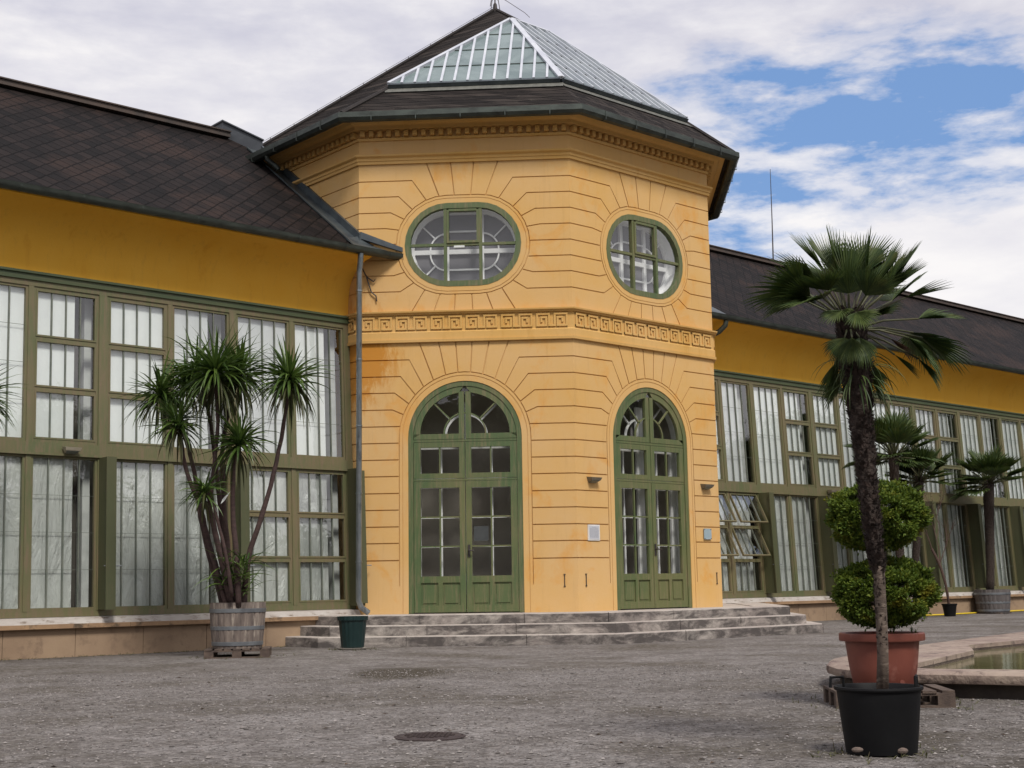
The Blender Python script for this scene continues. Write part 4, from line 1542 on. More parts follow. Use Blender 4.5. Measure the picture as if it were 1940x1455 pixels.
    o = [(cy_ + ro * math.cos(PI + PI * k / na), cz_ + ro * math.sin(PI + PI * k / na)) for k in range(na + 1)]
    i2 = [(cy_ + ri * math.cos(PI + PI * k / na), cz_ + ri * math.sin(PI + PI * k / na)) for k in range(na + 1)]
    o = [(cy_ - ro - .008, cz_ + .018)] + o
    i2 = [(cy_ - ri, cz_ + .018)] + i2
    gu.band(o, i2, gx0, gx1, lambda a, d, z: (d, a, z), closed=False)
    gu.build('gutter', M['gutter'], root, smooth=True)
    x = gx0 + .4
    while x < gx1:
        gk = MB()
        oo = [(cy_ + (ro + .004) * math.cos(PI + PI * k / na), cz_ + (ro + .004) * math.sin(PI + PI * k / na)) for k in range(na + 1)]
        ii = [(cy_ + (ro + .0005) * math.cos(PI + PI * k / na), cz_ + (ro + .0005) * math.sin(PI + PI * k / na)) for k in range(na + 1)]
        gk.band(oo, ii, x, x + .03, lambda a, d, z: (d, a, z), closed=False)
        x += .9
        gk.build('gutter_bracket', M['gutter'], root)
    return sl


wl = thing('orangery_wing', (8.6, YW, 0), 'long glazed orangery wing with a dark roof to the left of the pavilion', 'building', 'glazed wings either side of the pavilion')
wing(wl, 12.855 - 2.17 * 4, 4, [('FF', 'FF'), ('FT', 'FF'), ('TF', 'FF'), ('FF', 'TT')], 2.0, P1[0] - .002, 'left')
wr_ = thing('orangery_wing', (28.5, YW, 0), 'long glazed orangery wing behind the tall palm to the right of the pavilion', 'building', 'glazed wings either side of the pavilion')
wing(wr_, 21.54, 10, [('TF', 'OO'), ('FT', 'FF'), ('TF', 'FF'), ('FF', 'FF'), ('TT', 'FF'), ('FF', 'FF'), ('FF', 'TT'), ('TF', 'FF'), ('FF', 'FF'), ('FT', 'FF')], P4[0] + .002, 48.0, 'right')

# sloping end board where the left wing meets the pavilion
eb = MB()
eb.box((12.80, .0, .60), (12.915, .30, 2.84), gxf)
# flashings of the left roof against the pavilion, and the raised zinc box at the ridge
def rz(y):
    return 6.46 + (y - 18.02) * (9.40 - 6.46) / (22.0 - 18.02)


fl_ = MB()
for (x0, x1, h0, h1) in ((12.62, 12.915, .004, .02),):
    y0, y1 = 18.02, 21.6
    fl_.hexa([(x0, y0, rz(y0) + h0), (x1, y0, rz(y0) + h0), (x1, y1, rz(y1) + h0), (x0, y1, rz(y1) + h0), (x0, y0, rz(y0) + h1), (x1, y0, rz(y0) + h1), (x1, y1, rz(y1) + h1), (x0, y1, rz(y1) + h1)])
fl_.hexa([(12.87, 18.3, rz(18.3) + .02), (12.922, 18.3, rz(18.3) + .02), (12.922, 21.7, rz(21.7) + .02), (12.87, 21.7, rz(21.7) + .02),
          (12.87, 18.3, rz(18.3) + .16), (12.922, 18.3, rz(18.3) + .16), (12.922, 21.7, rz(21.7) + .16), (12.87, 21.7, rz(21.7) + .16)])
fl_.hexa([(12.60, 18.02, rz(18.02) + .02), (12.635, 18.02, rz(18.02) + .02), (12.635, 21.6, rz(21.6) + .02), (12.60, 21.6, rz(21.6) + .02),
          (12.60, 18.02, rz(18.02) + .05), (12.635, 18.02, rz(18.02) + .05), (12.635, 21.6, rz(21.6) + .05), (12.60, 21.6, rz(21.6) + .05)])
# tongue running past the corner of the pavilion to the end of the gutter
fl_.add([(12.55, 17.93, 6.475), (13.42, 17.93, 6.475), (13.10, 18.20, 6.62), (12.93, 18.35, 6.80), (12.60, 18.35, 6.71), (12.55, 17.93, 6.455), (13.42, 17.93, 6.455)], [(0, 1, 2, 3, 4), (5, 6, 1, 0)])
fl_.hexa([(12.90, 18.30, 6.74), (13.44, 17.84, 6.50), (13.46, 17.88, 6.50), (12.92, 18.36, 6.74), (12.90, 18.30, 6.86), (13.44, 17.84, 6.575), (13.46, 17.88, 6.575), (12.92, 18.36, 6.86)])
fl_.hexa([(13.455, 17.855, 6.37), (13.462, 17.855, 6.37), (13.462, 18.02, 6.37), (13.455, 18.02, 6.37), (13.455, 17.855, 6.48), (13.462, 17.855, 6.48), (13.462, 18.02, 6.48), (13.455, 18.02, 6.48)])
fl_.build('roof_flashing', M['lead'], wl)
zb_ = MB()
fc = [Vector(q) for q in [(12.33, 22.02, 9.34), (12.89, 21.50, 8.99), (12.89, 21.50, 9.29), (12.33, 22.02, 9.70)]]
bk = Vector((.02, .9, .0))
zb_.hexa([fc[0], fc[1], fc[1] + bk, fc[0] + bk, fc[3], fc[2], fc[2] + bk, fc[3] + bk])
up_ = Vector((0, 0, .004))
zb_.hexa([fc[3] + up_ + Vector((-.03, -.03, 0)), fc[2] + up_ + Vector((0, -.05, 0)), fc[2] + bk + up_, fc[3] + bk + up_ + Vector((-.03, 0, 0)), fc[3] + up_ * 7 + Vector((-.03, -.03, 0)), fc[2] + up_ * 7 + Vector((0, -.05, 0)), fc[2] + bk + up_ * 7, fc[3] + bk + up_ * 7 + Vector((-.03, 0, 0))])
zb_.build('zinc_saddle', simple('dark_zinc', (0.028, 0.033, 0.042), (0.045, 0.052, 0.062), 3, 0.5), wl)
eb.build('end_board', M['fin'], wl)
# right roof flashing
fr_2 = MB()
fr_2.hexa([(21.63, 18.02, rz(18.02) + .004), (21.85, 18.02, rz(18.02) + .004), (21.85, 21.6, rz(21.6) + .004), (21.63, 21.6, rz(21.6) + .004),
           (21.63, 18.02, rz(18.02) + .02), (21.85, 18.02, rz(18.02) + .02), (21.85, 21.6, rz(21.6) + .02), (21.63, 21.6, rz(21.6) + .02)])
fr_2.hexa([(21.42, 17.93, 6.46), (22.05, 17.93, 6.46), (22.05, 18.3, 6.68), (21.42, 18.3, 6.68), (21.42, 17.93, 6.50), (22.05, 17.93, 6.50), (22.05, 18.3, 6.72), (21.42, 18.3, 6.72)])
fr_2.build('roof_flashing', M['lead'], wr_)

# ------------------------------------------------------------------ pipes, lamps, plaques, rod
pp = MB()
pp.tube([(12.655, 17.95, 6.38), (12.655, 17.97, 6.20), (12.66, 18.0, 6.1), (12.66, 18.0, .68), (12.70, 17.99, .58), (12.82, 17.96, .49)], .047, 12)
for z in (5.75, 4.6, 3.5, 2.4, 1.3):
    pp.tube([(12.66, 18.0, z - .012), (12.66, 18.0, z + .012)], .054, 12)
    pp.tube([(12.66, 18.0, z), (12.93, 18.42, z)], .007, 6)
solo(pp, 'drainpipe', M['pipe'], (12.66, 18.0, .5), 'long galvanised drainpipe running down the pavilion corner beside the left wing', 'drainpipe', 'roof drainpipes', smooth=True)
pp = MB()
pp.tube([(22.05, 17.94, 6.36), (22.04, 17.96, 6.26), (21.98, 18.08, 6.14), (21.80, 18.42, 5.98), (21.70, 18.56, 5.82), (21.69, 18.60, 5.4), (21.69, 18.60, .6)], .055, 12)
solo(pp, 'drainpipe', M['gutter'], (21.8, 18.4, .6), 'dark drainpipe elbow curving under the eaves of the right wing', 'drainpipe', 'roof drainpipes', smooth=True)
cb_ = MB()
cb_.tube([FA(.06, .03, 6.25), FA(.12, .05, 6.12), FA(.17, .05, 6.06), FA(.26, .04, 6.0), FA(.29, .05, 6.03)], .011, 6)
cb_.tube([FA(.14, .05, 6.08), FA(.18, .05, 5.95), FA(.22, .04, 5.82), FA(.30, .04, 5.75), FA(.31, .03, 5.66)], .012, 6)
solo(cb_, 'cable', M['iron'], FA(.1, .02, 5.7), 'dark bent cable ends sticking out of the pavilion wall under the gutter', 'cable')


def lamp(xf, a, z, mat, label):
    loc = xf(a, 0, z)
    t_ = thing('wall_lamp', loc, label, 'lamp', 'small box lamps on the facades')
    b = MB()
    c = [(a - .12, .0, z + .05), (a + .12, .0, z + .05), (a + .12, .13, z + .035), (a - .12, .13, z + .035)]
    d = [(a - .085, .0, z - .045), (a + .085, .0, z - .045), (a + .105, .11, z - .01), (a - .105, .11, z - .01)]
    b.hexa([xf(*q) for q in d] + [xf(*q) for q in c])
    b.build('housing', mat, t_)
    g_ = MB()
    g_.hexa([xf(*q) for q in [(a - .07, .02, z - .052), (a + .07, .02, z - .052), (a + .09, .10, z - .022), (a - .09, .10, z - .022), (a - .07, .02, z - .045), (a + .07, .02, z - .045), (a + .09, .10, z - .012), (a - .09, .10, z - .012)]])
    g_.build('lens', M['bars'], t_)


lamp(FB, .362, 2.60, M['lampdark'], 'grey box lamp on the wall between the two arched doors')
lamp(FB, 3.222, 2.59, M['lampdark'], 'grey box lamp on the wall right of the second arched door')
gl_x = lambda a, d, z: gxf(a, .06 + d, z)
lamp(gl_x, 8.02, 2.89, M['lamp'], 'pale box lamp on the green beam of the left wing')
lamp(gl_x, 26.3, 2.92, M['lamp'], 'pale box lamp on the green beam of the right wing above the ball topiary')

pq = thing('plaque', FB(.37, 0, 1.6), 'white plaque with fine lines of text on the wall between the doors', 'sign', 'plaques beside the doors')
b = MB()
b.box((.37 - .135, .0, 1.60), (.37 + .135, .018, 1.86), FB)
b.build('plate', M['plaqueframe'], pq)
b = MB()
b.box((.37 - .115, .018, 1.62), (.37 + .115, .021, 1.84), FB)
b.build('text_panel', M['plaque'], pq)
b = MB()
for k in range(11):
    z = 1.815 - k * .0165
    w0 = .10 if k else .05
    x = .37 - w0
    while x < .37 + w0 - .01:
        wl_ = random.uniform(.012, .04)
        b.box((x, .021, z), (min(x + wl_, .37 + w0), .022, z + .006), FB)
        x += wl_ + .008
b.build('text_lines', M['plaqueink'], pq)
pq = thing('plaque', FB(3.23, 0, 1.65), 'small blue-grey glass plaque on the wall right of the second door', 'sign', 'plaques beside the doors')
b = MB()
b.box((3.23 - .10, .02, 1.65), (3.23 + .10, .028, 1.84), FB)
b.build('plate', M['bluegrey'], pq)
b = MB()
for sx, sz in ((-1, -1), (1, -1), (1, 1), (-1, 1)):
    b.tube([FB(3.23 + sx * .085, .0, 1.745 + sz * .08), FB(3.23 + sx * .085, .034, 1.745 + sz * .08)], .008, 8)
b.build('fixing', M['iron'], pq)

rod = MB()
rod.tube([(29.14, 22.0, 9.42), (29.17, 22.0, 10.6), (29.19, 22.0, 12.1)], [.022, .016, .008], 6)
rod.box((29.10, 21.9, 9.40), (29.18, 22.1, 9.47))
solo(rod, 'lightning_rod', M['iron'], (29.14, 22.0, 9.42), 'thin dark lightning rod standing on the ridge of the right wing', 'lightning rod')

# ------------------------------------------------------------------ plant helpers
def orth(d):
    d = d.normalized()
    a = d.cross(Vector((0, 0, 1)))
    if a.length < .05:
        a = d.cross(Vector((1, 0, 0)))
    a.normalize()
    return a, a.cross(d).normalized()


def blade(mb, p, d, length, width, droop, seg=5, fold=.25):
    """sword leaf: gravity-bent strip with a central fold"""
    d = d.normalized()
    side, _ = orth(d)
    side = (side + Vector((0, 0, random.uniform(-.5, .5)))).normalized()
    q = Vector(p)
    vs, fs = [], []
    step = length / seg
    for i in range(seg + 1):
        t = i / seg
        w = width * (0.55 + 0.45 * math.sin(min(1, t * 3) * PI / 2)) * (1 - t ** 2.4) + .001
        up = side.cross(d).normalized()
        vs += [q - side * w / 2 + up * w * fold, q, q + side * w / 2 + up * w * fold]
        d = (d + Vector((0, 0, -droop * (0.3 + t) / seg * 2))).normalized()
        q = q + d * step
    for i in range(seg):
        a = i * 3
        fs += [(a, a + 1, a + 4, a + 3), (a + 1, a + 2, a + 5, a + 4)]
    mb.add(vs, fs)


def rosette(mb, c, n, L0, w, up=Vector((0, 0, 1)), lo=-.5):
    for k in range(n):
        th = random.uniform(0, 2 * PI)
        cz = random.uniform(lo, .98)
        sr = math.sqrt(max(0, 1 - cz * cz))
        a, b = orth(up)
        d = (a * math.cos(th) + b * math.sin(th)) * sr + up * cz
        st = Vector(c) + up * random.uniform(-.10, .05) * 1.0
        blade(mb, st, d, L0 * random.uniform(.75, 1.12), w * random.uniform(.8, 1.2), random.uniform(.15, .7) + (0.45 if cz < 0 else 0))


def cpath(pts, depth):
    return [at(u, v, depth + dd) for (u, v, dd) in pts]


def smooth_path(pts, n=5):
    out = []
    P_ = [pts[0]] + list(pts) + [pts[-1]]
    for i in range(1, len(P_) - 2):
        for k in range(n):
            t = k / n
            a, b, c, d = P_[i - 1], P_[i], P_[i + 1], P_[i + 2]
            out.append(.5 * ((2 * b) + (-a + c) * t + (2 * a - 5 * b + 4 * c - d) * t * t + (-a + 3 * b - 3 * c + d) * t ** 3))
    out.append(pts[-1])
    return out


def barrel(parent, c, r, h, z0, name='planter', mt='barrel'):
    b = MB()
    n = 26 * 3
    pr = [(r * .88, 0), (r * .93, h * .25), (r * .975, h * .55), (r * 1.0, h * .85), (r * .995, h), (r * .93, h), (r * .90, h * .9), (r * .6, h * .88)]
    b.lathe((c[0], c[1], z0), pr, n, lambda k, n: 1.0 if k % 3 else .982)
    o = b.build(name, M[mt], parent)
    hp = MB()
    for z in (.06, .40, .78):
        rr = r * (.88 + .12 * (z / .85) if z < .85 else 1.0) + .004
        rr = r * (.89 + .115 * min(1, z / .85)) + .003
        m = MB()
        pts = [(rr, z * h), (rr + .004, z * h + .003), (rr + .006, z * h + .05), (rr + .002, z * h + .053)]
        vs = []
        for (q, zz) in pts:
            for k in range(48):
                a = 2 * PI * k / 48
                vs.append((c[0] + q * math.cos(a), c[1] + q * math.sin(a), z0 + zz))
        fs = []
        for i in range(3):
            for k in range(48):
                fs.append((i * 48 + k, i * 48 + (k + 1) % 48, (i + 1) * 48 + (k + 1) % 48, (i + 1) * 48 + k))
        hp.add(vs, fs)
    hp.build('hoop', M['hoop'], o, smooth=True)
    s = MB()
    s.lathe((c[0], c[1], z0 + h * .86), [(r * .9, 0), (r * .9, .02), (r * .4, .045)], 30)
    s.build('soil', M['soil'], parent)
    return o


def pallet(cx, cy, ang, lx, ly, label):
    t_ = thing('pallet', (cx, cy, 0), label, 'pallet', 'wooden pallets under the planters')
    ca_, sa_ = math.cos(ang), math.sin(ang)
    xf = lambda x, y, z: (cx + x * ca_ - y * sa_, cy + x * sa_ + y * ca_, z)
    nb = 7
    for k in range(nb):
        w = lx / nb * random.uniform(.72, .84)
        x0 = -lx / 2 + (k + .5) * lx / nb - w / 2
        if k == 0: x0 = -lx / 2
        if k == nb - 1: x0 = lx / 2 - w
        m = MB().box((x0, -ly / 2 + random.uniform(-.01, .01), .10), (x0 + w, ly / 2, .118), xf)
        m.build('deck_board', M['pallet'], t_)
    for j, y in enumerate((-ly / 2, -.045, ly / 2 - .09)):
        m = MB().box((-lx / 2, y, .083), (lx / 2, y + .09, .0995), xf)
        m.build('stringer_board', M['pallet'], t_)
        for i, x in enumerate((-lx / 2, -.06, lx / 2 - .12)):
            m = MB().box((x, y, .0165), (x + .12, y + .09, .0828), xf)
            m.build('block', M['pallet'], t_)
        m = MB().box((-lx / 2, y, .0), (lx / 2, y + .09, .016), xf)
        m.build('base_board', M['pallet'], t_)
    return t_


# ------------------------------------------------------------------ left: cordyline in a half barrel
DC = 17.9
BC = (9.42, 16.20)
pallet(BC[0] + .02, BC[1], math.radians(-34), .84, .72, 'weathered pallet under the half-barrel planter in front of the left wing')
cor = thing('cabbage_palm', (BC[0], BC[1], .12), 'many-headed cabbage palm in a half barrel in front of the left wing', 'potted palm', 'cabbage palms along the left wing')
barrel(cor, BC, .37, .60, .12)
trunks = [
    [(430, 1150, 0), (412, 1085, 0), (390, 1010, 0), (380, 960, -.05), (355, 900, -.1), (342, 830, -.15), (337, 800, -.15)],
    [(424, 1150, .1), (404, 1080, .1), (384, 1000, .1), (372, 920, .15), (352, 830, .15), (322, 770, .1), (306, 745, .1)],
    [(440, 1150, 0), (418, 1060, -.1), (398, 960, -.1), (404, 900, -.1), (412, 800, -.15), (408, 715, -.15)],
    [(445, 1150, .1), (432, 1050, .15), (423, 940, .2), (421, 850, .2), (438, 760, .2), (452, 712, .2)],
    [(452, 1150, -.1), (448, 1050, -.15), (440, 960, -.15), (446, 880, -.2), (452, 840, -.2)],
    [(462, 1150, .05), (470, 1060, .1), (492, 990, .1), (518, 900, .15), (536, 810, .15), (546, 740, .1), (549, 722, .1)],
    [(440, 1130, -.2), (425, 1040, -.3), (405, 965, -.35), (390, 935, -.4)],
    [(436, 1150, .25), (424, 1040, .3), (414, 930, .4), (398, 800, .5), (372, 700, .5)],
]
tk = MB()
for tr in trunks:
    pts = smooth_path(cpath(tr, DC), 4)
    n = len(pts)
    r0 = .043 if len(tr) > 4 else .028
    tk.tube([p + Vector((random.uniform(-.006, .006), random.uniform(-.006, .006), 0)) for p in pts], [max(.022, r0 * (1 - .55 * i / n)) * random.uniform(.93, 1.07) for i in range(n)], 9)
tk.build('trunk', M['cordbark'], cor, smooth='all')
heads = [(304, 742, .1, 120, .46), (338, 800, -.15, 95, .40), (408, 704, -.15, 190, .55), (454, 708, .2, 120, .48), (452, 834, -.2, 105, .46), (549, 716, .1, 150, .50), (388, 930, -.4, 60, .30), (372, 700, .5, 110, .45), (352, 730, .3, 60, .42)]
for (u, v, dd, n, L0) in heads:
    m = MB()
    c = at(u, v, DC + dd)
    rosette(m, c, int(n * .95), L0 * 1.32, .040, Vector((random.uniform(-.15, .15), random.uniform(-.15, .15), 1)).normalized(), -.45)
    m.build('leaf_rosette', M['cord'], cor, fixn=False)
    m = MB()
    for k in range(int(n * .22)):       # hanging old leaves
        th = random.uniform(0, 2 * PI)
        d = Vector((math.cos(th) * .6, math.sin(th) * .6, random.uniform(-.6, .0)))
        blade(m, c - Vector((0, 0, random.uniform(.02, .16))), d, L0 * random.uniform(1.0, 1.5), .034, random.uniform(1.2, 2.2), 6)
    m.build('hanging_leaves', M['cord_dark'], cor, fixn=False)
m = MB()
for k in range(90):
    c = at(random.uniform(420, 470), random.uniform(1060, 1130), DC + random.uniform(-.2, .1))
    th = random.uniform(0, 2 * PI)
    d = Vector((math.cos(th), math.sin(th), random.uniform(-.1, 1.3)))
    blade(m, c, d, random.uniform(.3, .62), .028, random.uniform(.3, .9))
m.build('base_shoots', M['cord'], cor, fixn=False)
lb = MB()
c = at(418, 955, DC - .35)
lb.add([c, c + Vector((.03, 0, .07)), c + Vector((.14, 0, .17)), c + Vector((.06, 0, .05))], [(0, 1, 2, 3)])
lb.v = lb.v + [(x, y + .002, z) for x, y, z in lb.v]
lb.f = [(0, 1, 2, 3), (7, 6, 5, 4), (0, 4, 5, 1), (1, 5, 6, 2), (2, 6, 7, 3), (3, 7, 4, 0)]
lb.build('plant_label', M['white'], cor)

# neighbour plant, only its leaf tips reach into the picture at the left edge
nb_ = thing('cabbage_palm', (at(-95, 1240, 17.6)[0], at(-95, 1240, 17.6)[1], 0), 'cabbage palm whose leaf tips reach in at the far left edge', 'potted palm', 'cabbage palms along the left wing')
q0 = at(-95, 1240, 17.6)
barrel(nb_, (q0.x, q0.y), .35, .58, .0)
m = MB()
m.tube(smooth_path([Vector((q0.x, q0.y, .5)), at(-80, 1000, 17.6), at(-62, 860, 17.6), at(-50, 765, 17.6)], 4), [.06, .058, .056, .054, .052, .05, .048, .046, .044, .042, .04, .038, .036][:13], 9)
m.build('trunk', M['cordbark'], nb_, smooth='all')
m = MB()
rosette(m, at(-50, 752, 17.6), 170, .70, .032, Vector((0, 0, 1)), -.45)
m.build('leaf_rosette', M['cord'], nb_, fixn=False)

# ------------------------------------------------------------------ fan palms
def frond(parent, base, hub, R, spread, nseg=34, mat=None, droop=.35, tilt=0.0, fold=.3, name='frond', facing=None, prad=.008, width=1.0):
    """palmate leaf: petiole from base to hub, segments radiating in a tilted plane"""
    base, hub = Vector(base), Vector(hub)
    ax = (hub - base)
    if ax.length < 1e-4:
        ax = Vector((0, 0, 1))
    ax.normalize()
    side = ax.cross(Vector((0, 0, 1)))
    if facing is not None:
        side = ax.cross(Vector(facing).normalized())
    if side.length < .1:
        side = Vector((1, 0, 0))
    side.normalize()
    side = (Matrix.Rotation(tilt, 3, ax) @ side)
    nrm = side.cross(ax).normalized()
    m = MB()
    sp = math.radians(spread)
    for k in range(nseg):
        t = (k / (nseg - 1) - .5) * 2
        a = t * sp / 2
        d = ax * math.cos(a) + side * math.sin(a) + nrm * (fold * abs(t) * .5)
        d.normalize()
        ln = R * (1 - .22 * abs(t) ** 2) * random.uniform(.9, 1.06)
        w = width * 2.2 * R * math.sin(sp / nseg / 2) * .62 + .003
        sdir = nrm.cross(d).normalized()
        q = hub.copy()
        seg = 5
        vs = []
        dd = d.copy()
        for i in range(seg + 1):
            f_ = i / seg
            ww = (.0015 + w * min(1, f_ * 2.6)) if f_ < .4 else (w * (1 - (f_ - .4) / .6) ** .85 + .0006)
            lift = ww * .28 * (1 if k % 2 else -1)
            vs += [q - sdir * ww / 2 + nrm * lift, q + sdir * ww / 2 - nrm * lift]
            g_ = droop * max(0, f_ - .35) * 1.2 * random.uniform(.6, 1.5)
            dd = (dd + Vector((0, 0, -g_ / seg * 2))).normalized()
            q = q + dd * (ln / seg)
        m.add(vs, [(2 * i, 2 * i + 1, 2 * i + 3, 2 * i + 2) for i in range(seg)])
    o = m.build(name, mat or M['fan'], parent, fixn=False)
    if (hub - base).length > .03:
        p = MB()
        mid = base.lerp(hub, .5) + Vector((0, 0, .02))
        p.tube([base, mid, hub], [prad * 1.3, prad, prad * .8], 6)
        p.build('petiole', M['petiole'], o, smooth='all')
    return o


def fibre_trunk(parent, pts, rad, n=14, shag=200, mat=None, sl=.05, name='trunk'):
    m = MB()
    k = len(pts)
    m.tube(pts, rad, n)
    # roughen
    m.v = [(x + random.uniform(-.006, .006), y + random.uniform(-.006, .006), z) for x, y, z in m.v]
    nf0 = len(m.f)
    s_ = m
    if shag:
        for _ in range(shag):
            t = random.random() ** .8 * (k - 1.001)
            sl_k = 1 + 1.6 * max(0, t / (k - 1) - .6) / .4
            i = int(t)
            p = pts[i].lerp(pts[i + 1], t - i)
            r = rad[i] * (1 - (t - i)) + rad[i + 1] * (t - i)
            a = random.uniform(0, 2 * PI)
            o = Vector((math.cos(a), math.sin(a), 0))
            tang = Vector((-math.sin(a), math.cos(a), 0))
            b0 = p + o * r * .9
            w = random.uniform(.006, .018)
            tip = b0 + o * random.uniform(.01, .03) + Vector((0, 0, random.uniform(.4, 1) * sl * sl_k)) + o * (.012 * (sl_k - 1))
            s_.add([b0 - tang * w, b0 + tang * w, tip + tang * w * .4, tip - tang * w * .4, b0 + o * .012 + Vector((0, 0, sl * .2))], [(0, 1, 4), (4, 1, 2, 3), (0, 4, 3)])
    tr_ = m.build(name, mat or M['bark'], parent, fixn=False)
    tr_.data.materials.append(M['fibre'])
    mi = [0] * nf0 + [1] * (len(m.f) - nf0)
    tr_.data.polygons.foreach_set('material_index', mi)
    tr_.data.polygons.foreach_set('use_smooth', [q == 0 for q in mi])
    return tr_


# --- tall windmill palm in the foreground tub
DF = 7.0
FP = (6.20, 4.13)
fp = thing('windmill_palm', (FP[0], FP[1], 0), 'tall windmill palm in a black plastic tub in the right foreground', 'potted palm', 'windmill palms in tubs')
tub = MB()
tub.lathe((FP[0], FP[1], 0), [(.165, 0), (.18, .008), (.193, .12), (.207, .25), (.214, .318), (.214, .322), (.224, .324), (.228, .332), (.226, .342), (.212, .342), (.205, .33), (.198, .30)], 56)
po_ = tub.build('pot', M['black_pot'], fp, smooth=True)
so = MB()
so.lathe((FP[0], FP[1], .285), [(.20, 0), (.2, .012), (.08, .03)], 30)
so.build('soil', M['soil'], fp)
rv2 = Vector((RIGHT.x, RIGHT.y, 0)).normalized()
fv2 = Vector((FWD.x, FWD.y, 0)).normalized()
for sg, fwo in ((-1, .04), (1, .02)):
    hb = MB()
    c = Vector((FP[0], FP[1], .335)) + rv2 * sg * .205 + fv2 * fwo
    tg = rv2 * .33 + fv2 * .94 if sg > 0 else rv2 * .90 + fv2 * .44
    pts = [c - tg * .045, c - tg * .04 + Vector((0, 0, .052)), c + tg * .04 + Vector((0, 0, .052)), c + tg * .045]
    if sg > 0:
        pts = [p - Vector((0, 0, .0)) for p in pts]
    hb.tube(pts, .0085, 8)
    hb.build('handle', M['black_pot'], po_, smooth=True)
for du, dv, s in ((-45, 1422, .022), (40, 1424, .026)):
    rk = MB()
    c = at(1670 + du, dv, 6.83)
    rk.tube([c + rv2 * q_ + Vector((0, 0, .004)) for q_ in (-.03, -.024, -.01, .008, .022, .028)], [.003, s * .45, s * .65, s * .6, s * .4, .003], 9)
    solo(rk, 'stone', M['dullstone'], (c.x, c.y, 0), 'small dull stone lying at the foot of the black tub, ' + ('left' if du < 0 else 'right') + ' of the two', 'stone', 'stones at the tub')
tp = [at(u, v, DF + dd) for u, v, dd in [(1673, 1325, 0), (1673, 1240, 0), (1670, 1160, 0), (1664, 1085, 0), (1658, 1040, 0), (1650, 980, 0), (1640, 880, 0), (1632, 800, 0), (1625, 740, 0), (1620, 690, 0), (1614, 640, 0), (1610, 605, 0)]]
rd_ = [.030, .028, .027, .029, .037, .042, .048, .056, .068, .074, .056, .04]
lt_ = fibre_trunk(fp, tp[:4] + [tp[3].lerp(tp[4], .3)], rd_[:4] + [.030], 14, 0, M['barkpale'], .012, 'trunk')
tf = MB()
for k in range(170):
    t = random.random() ** 1.8
    p = tp[3].lerp(tp[1], t)
    a = random.uniform(0, 2 * PI)
    o = Vector((math.cos(a), math.sin(a), 0)); tg_ = Vector((-math.sin(a), math.cos(a), 0))
    b0 = p + o * .028
    w = random.uniform(.003, .011)
    tf.add([b0 - tg_ * w, b0 + tg_ * w, b0 + o * .007 + Vector((0, 0, random.uniform(.008, .026)))], [(0, 1, 2)])
tf.build('fibres', M['fibre'], lt_, fixn=False)
fibre_trunk(fp, tp[3:], rd_[3:], 18, 2400, M['bark'], .030, 'trunk')
CRN = at(1610, 625, DF)
sk = MB()
for k in range(85):
    c = at(random.uniform(1592, 1650), random.uniform(665, 740), DF + random.uniform(-.07, .07))
    ax_ = at(1622, c.z * 0 + 710, DF)
    o_ = Vector((c.x - ax_.x, c.y - ax_.y, 0))
    o_ = (o_.normalized() if o_.length > .001 else Vector((1, 0, 0))) + Vector((random.uniform(-.5, .5), random.uniform(-.5, .5), 0))
    blade(sk, Vector((ax_.x, ax_.y, c.z)) + o_ * .06, o_ + Vector((0, 0, random.uniform(-1.2, .2))), random.uniform(.10, .26), .009, random.uniform(.8, 1.6), 5)
sk.build('hanging_leaves', M['fan'], fp, fixn=False)
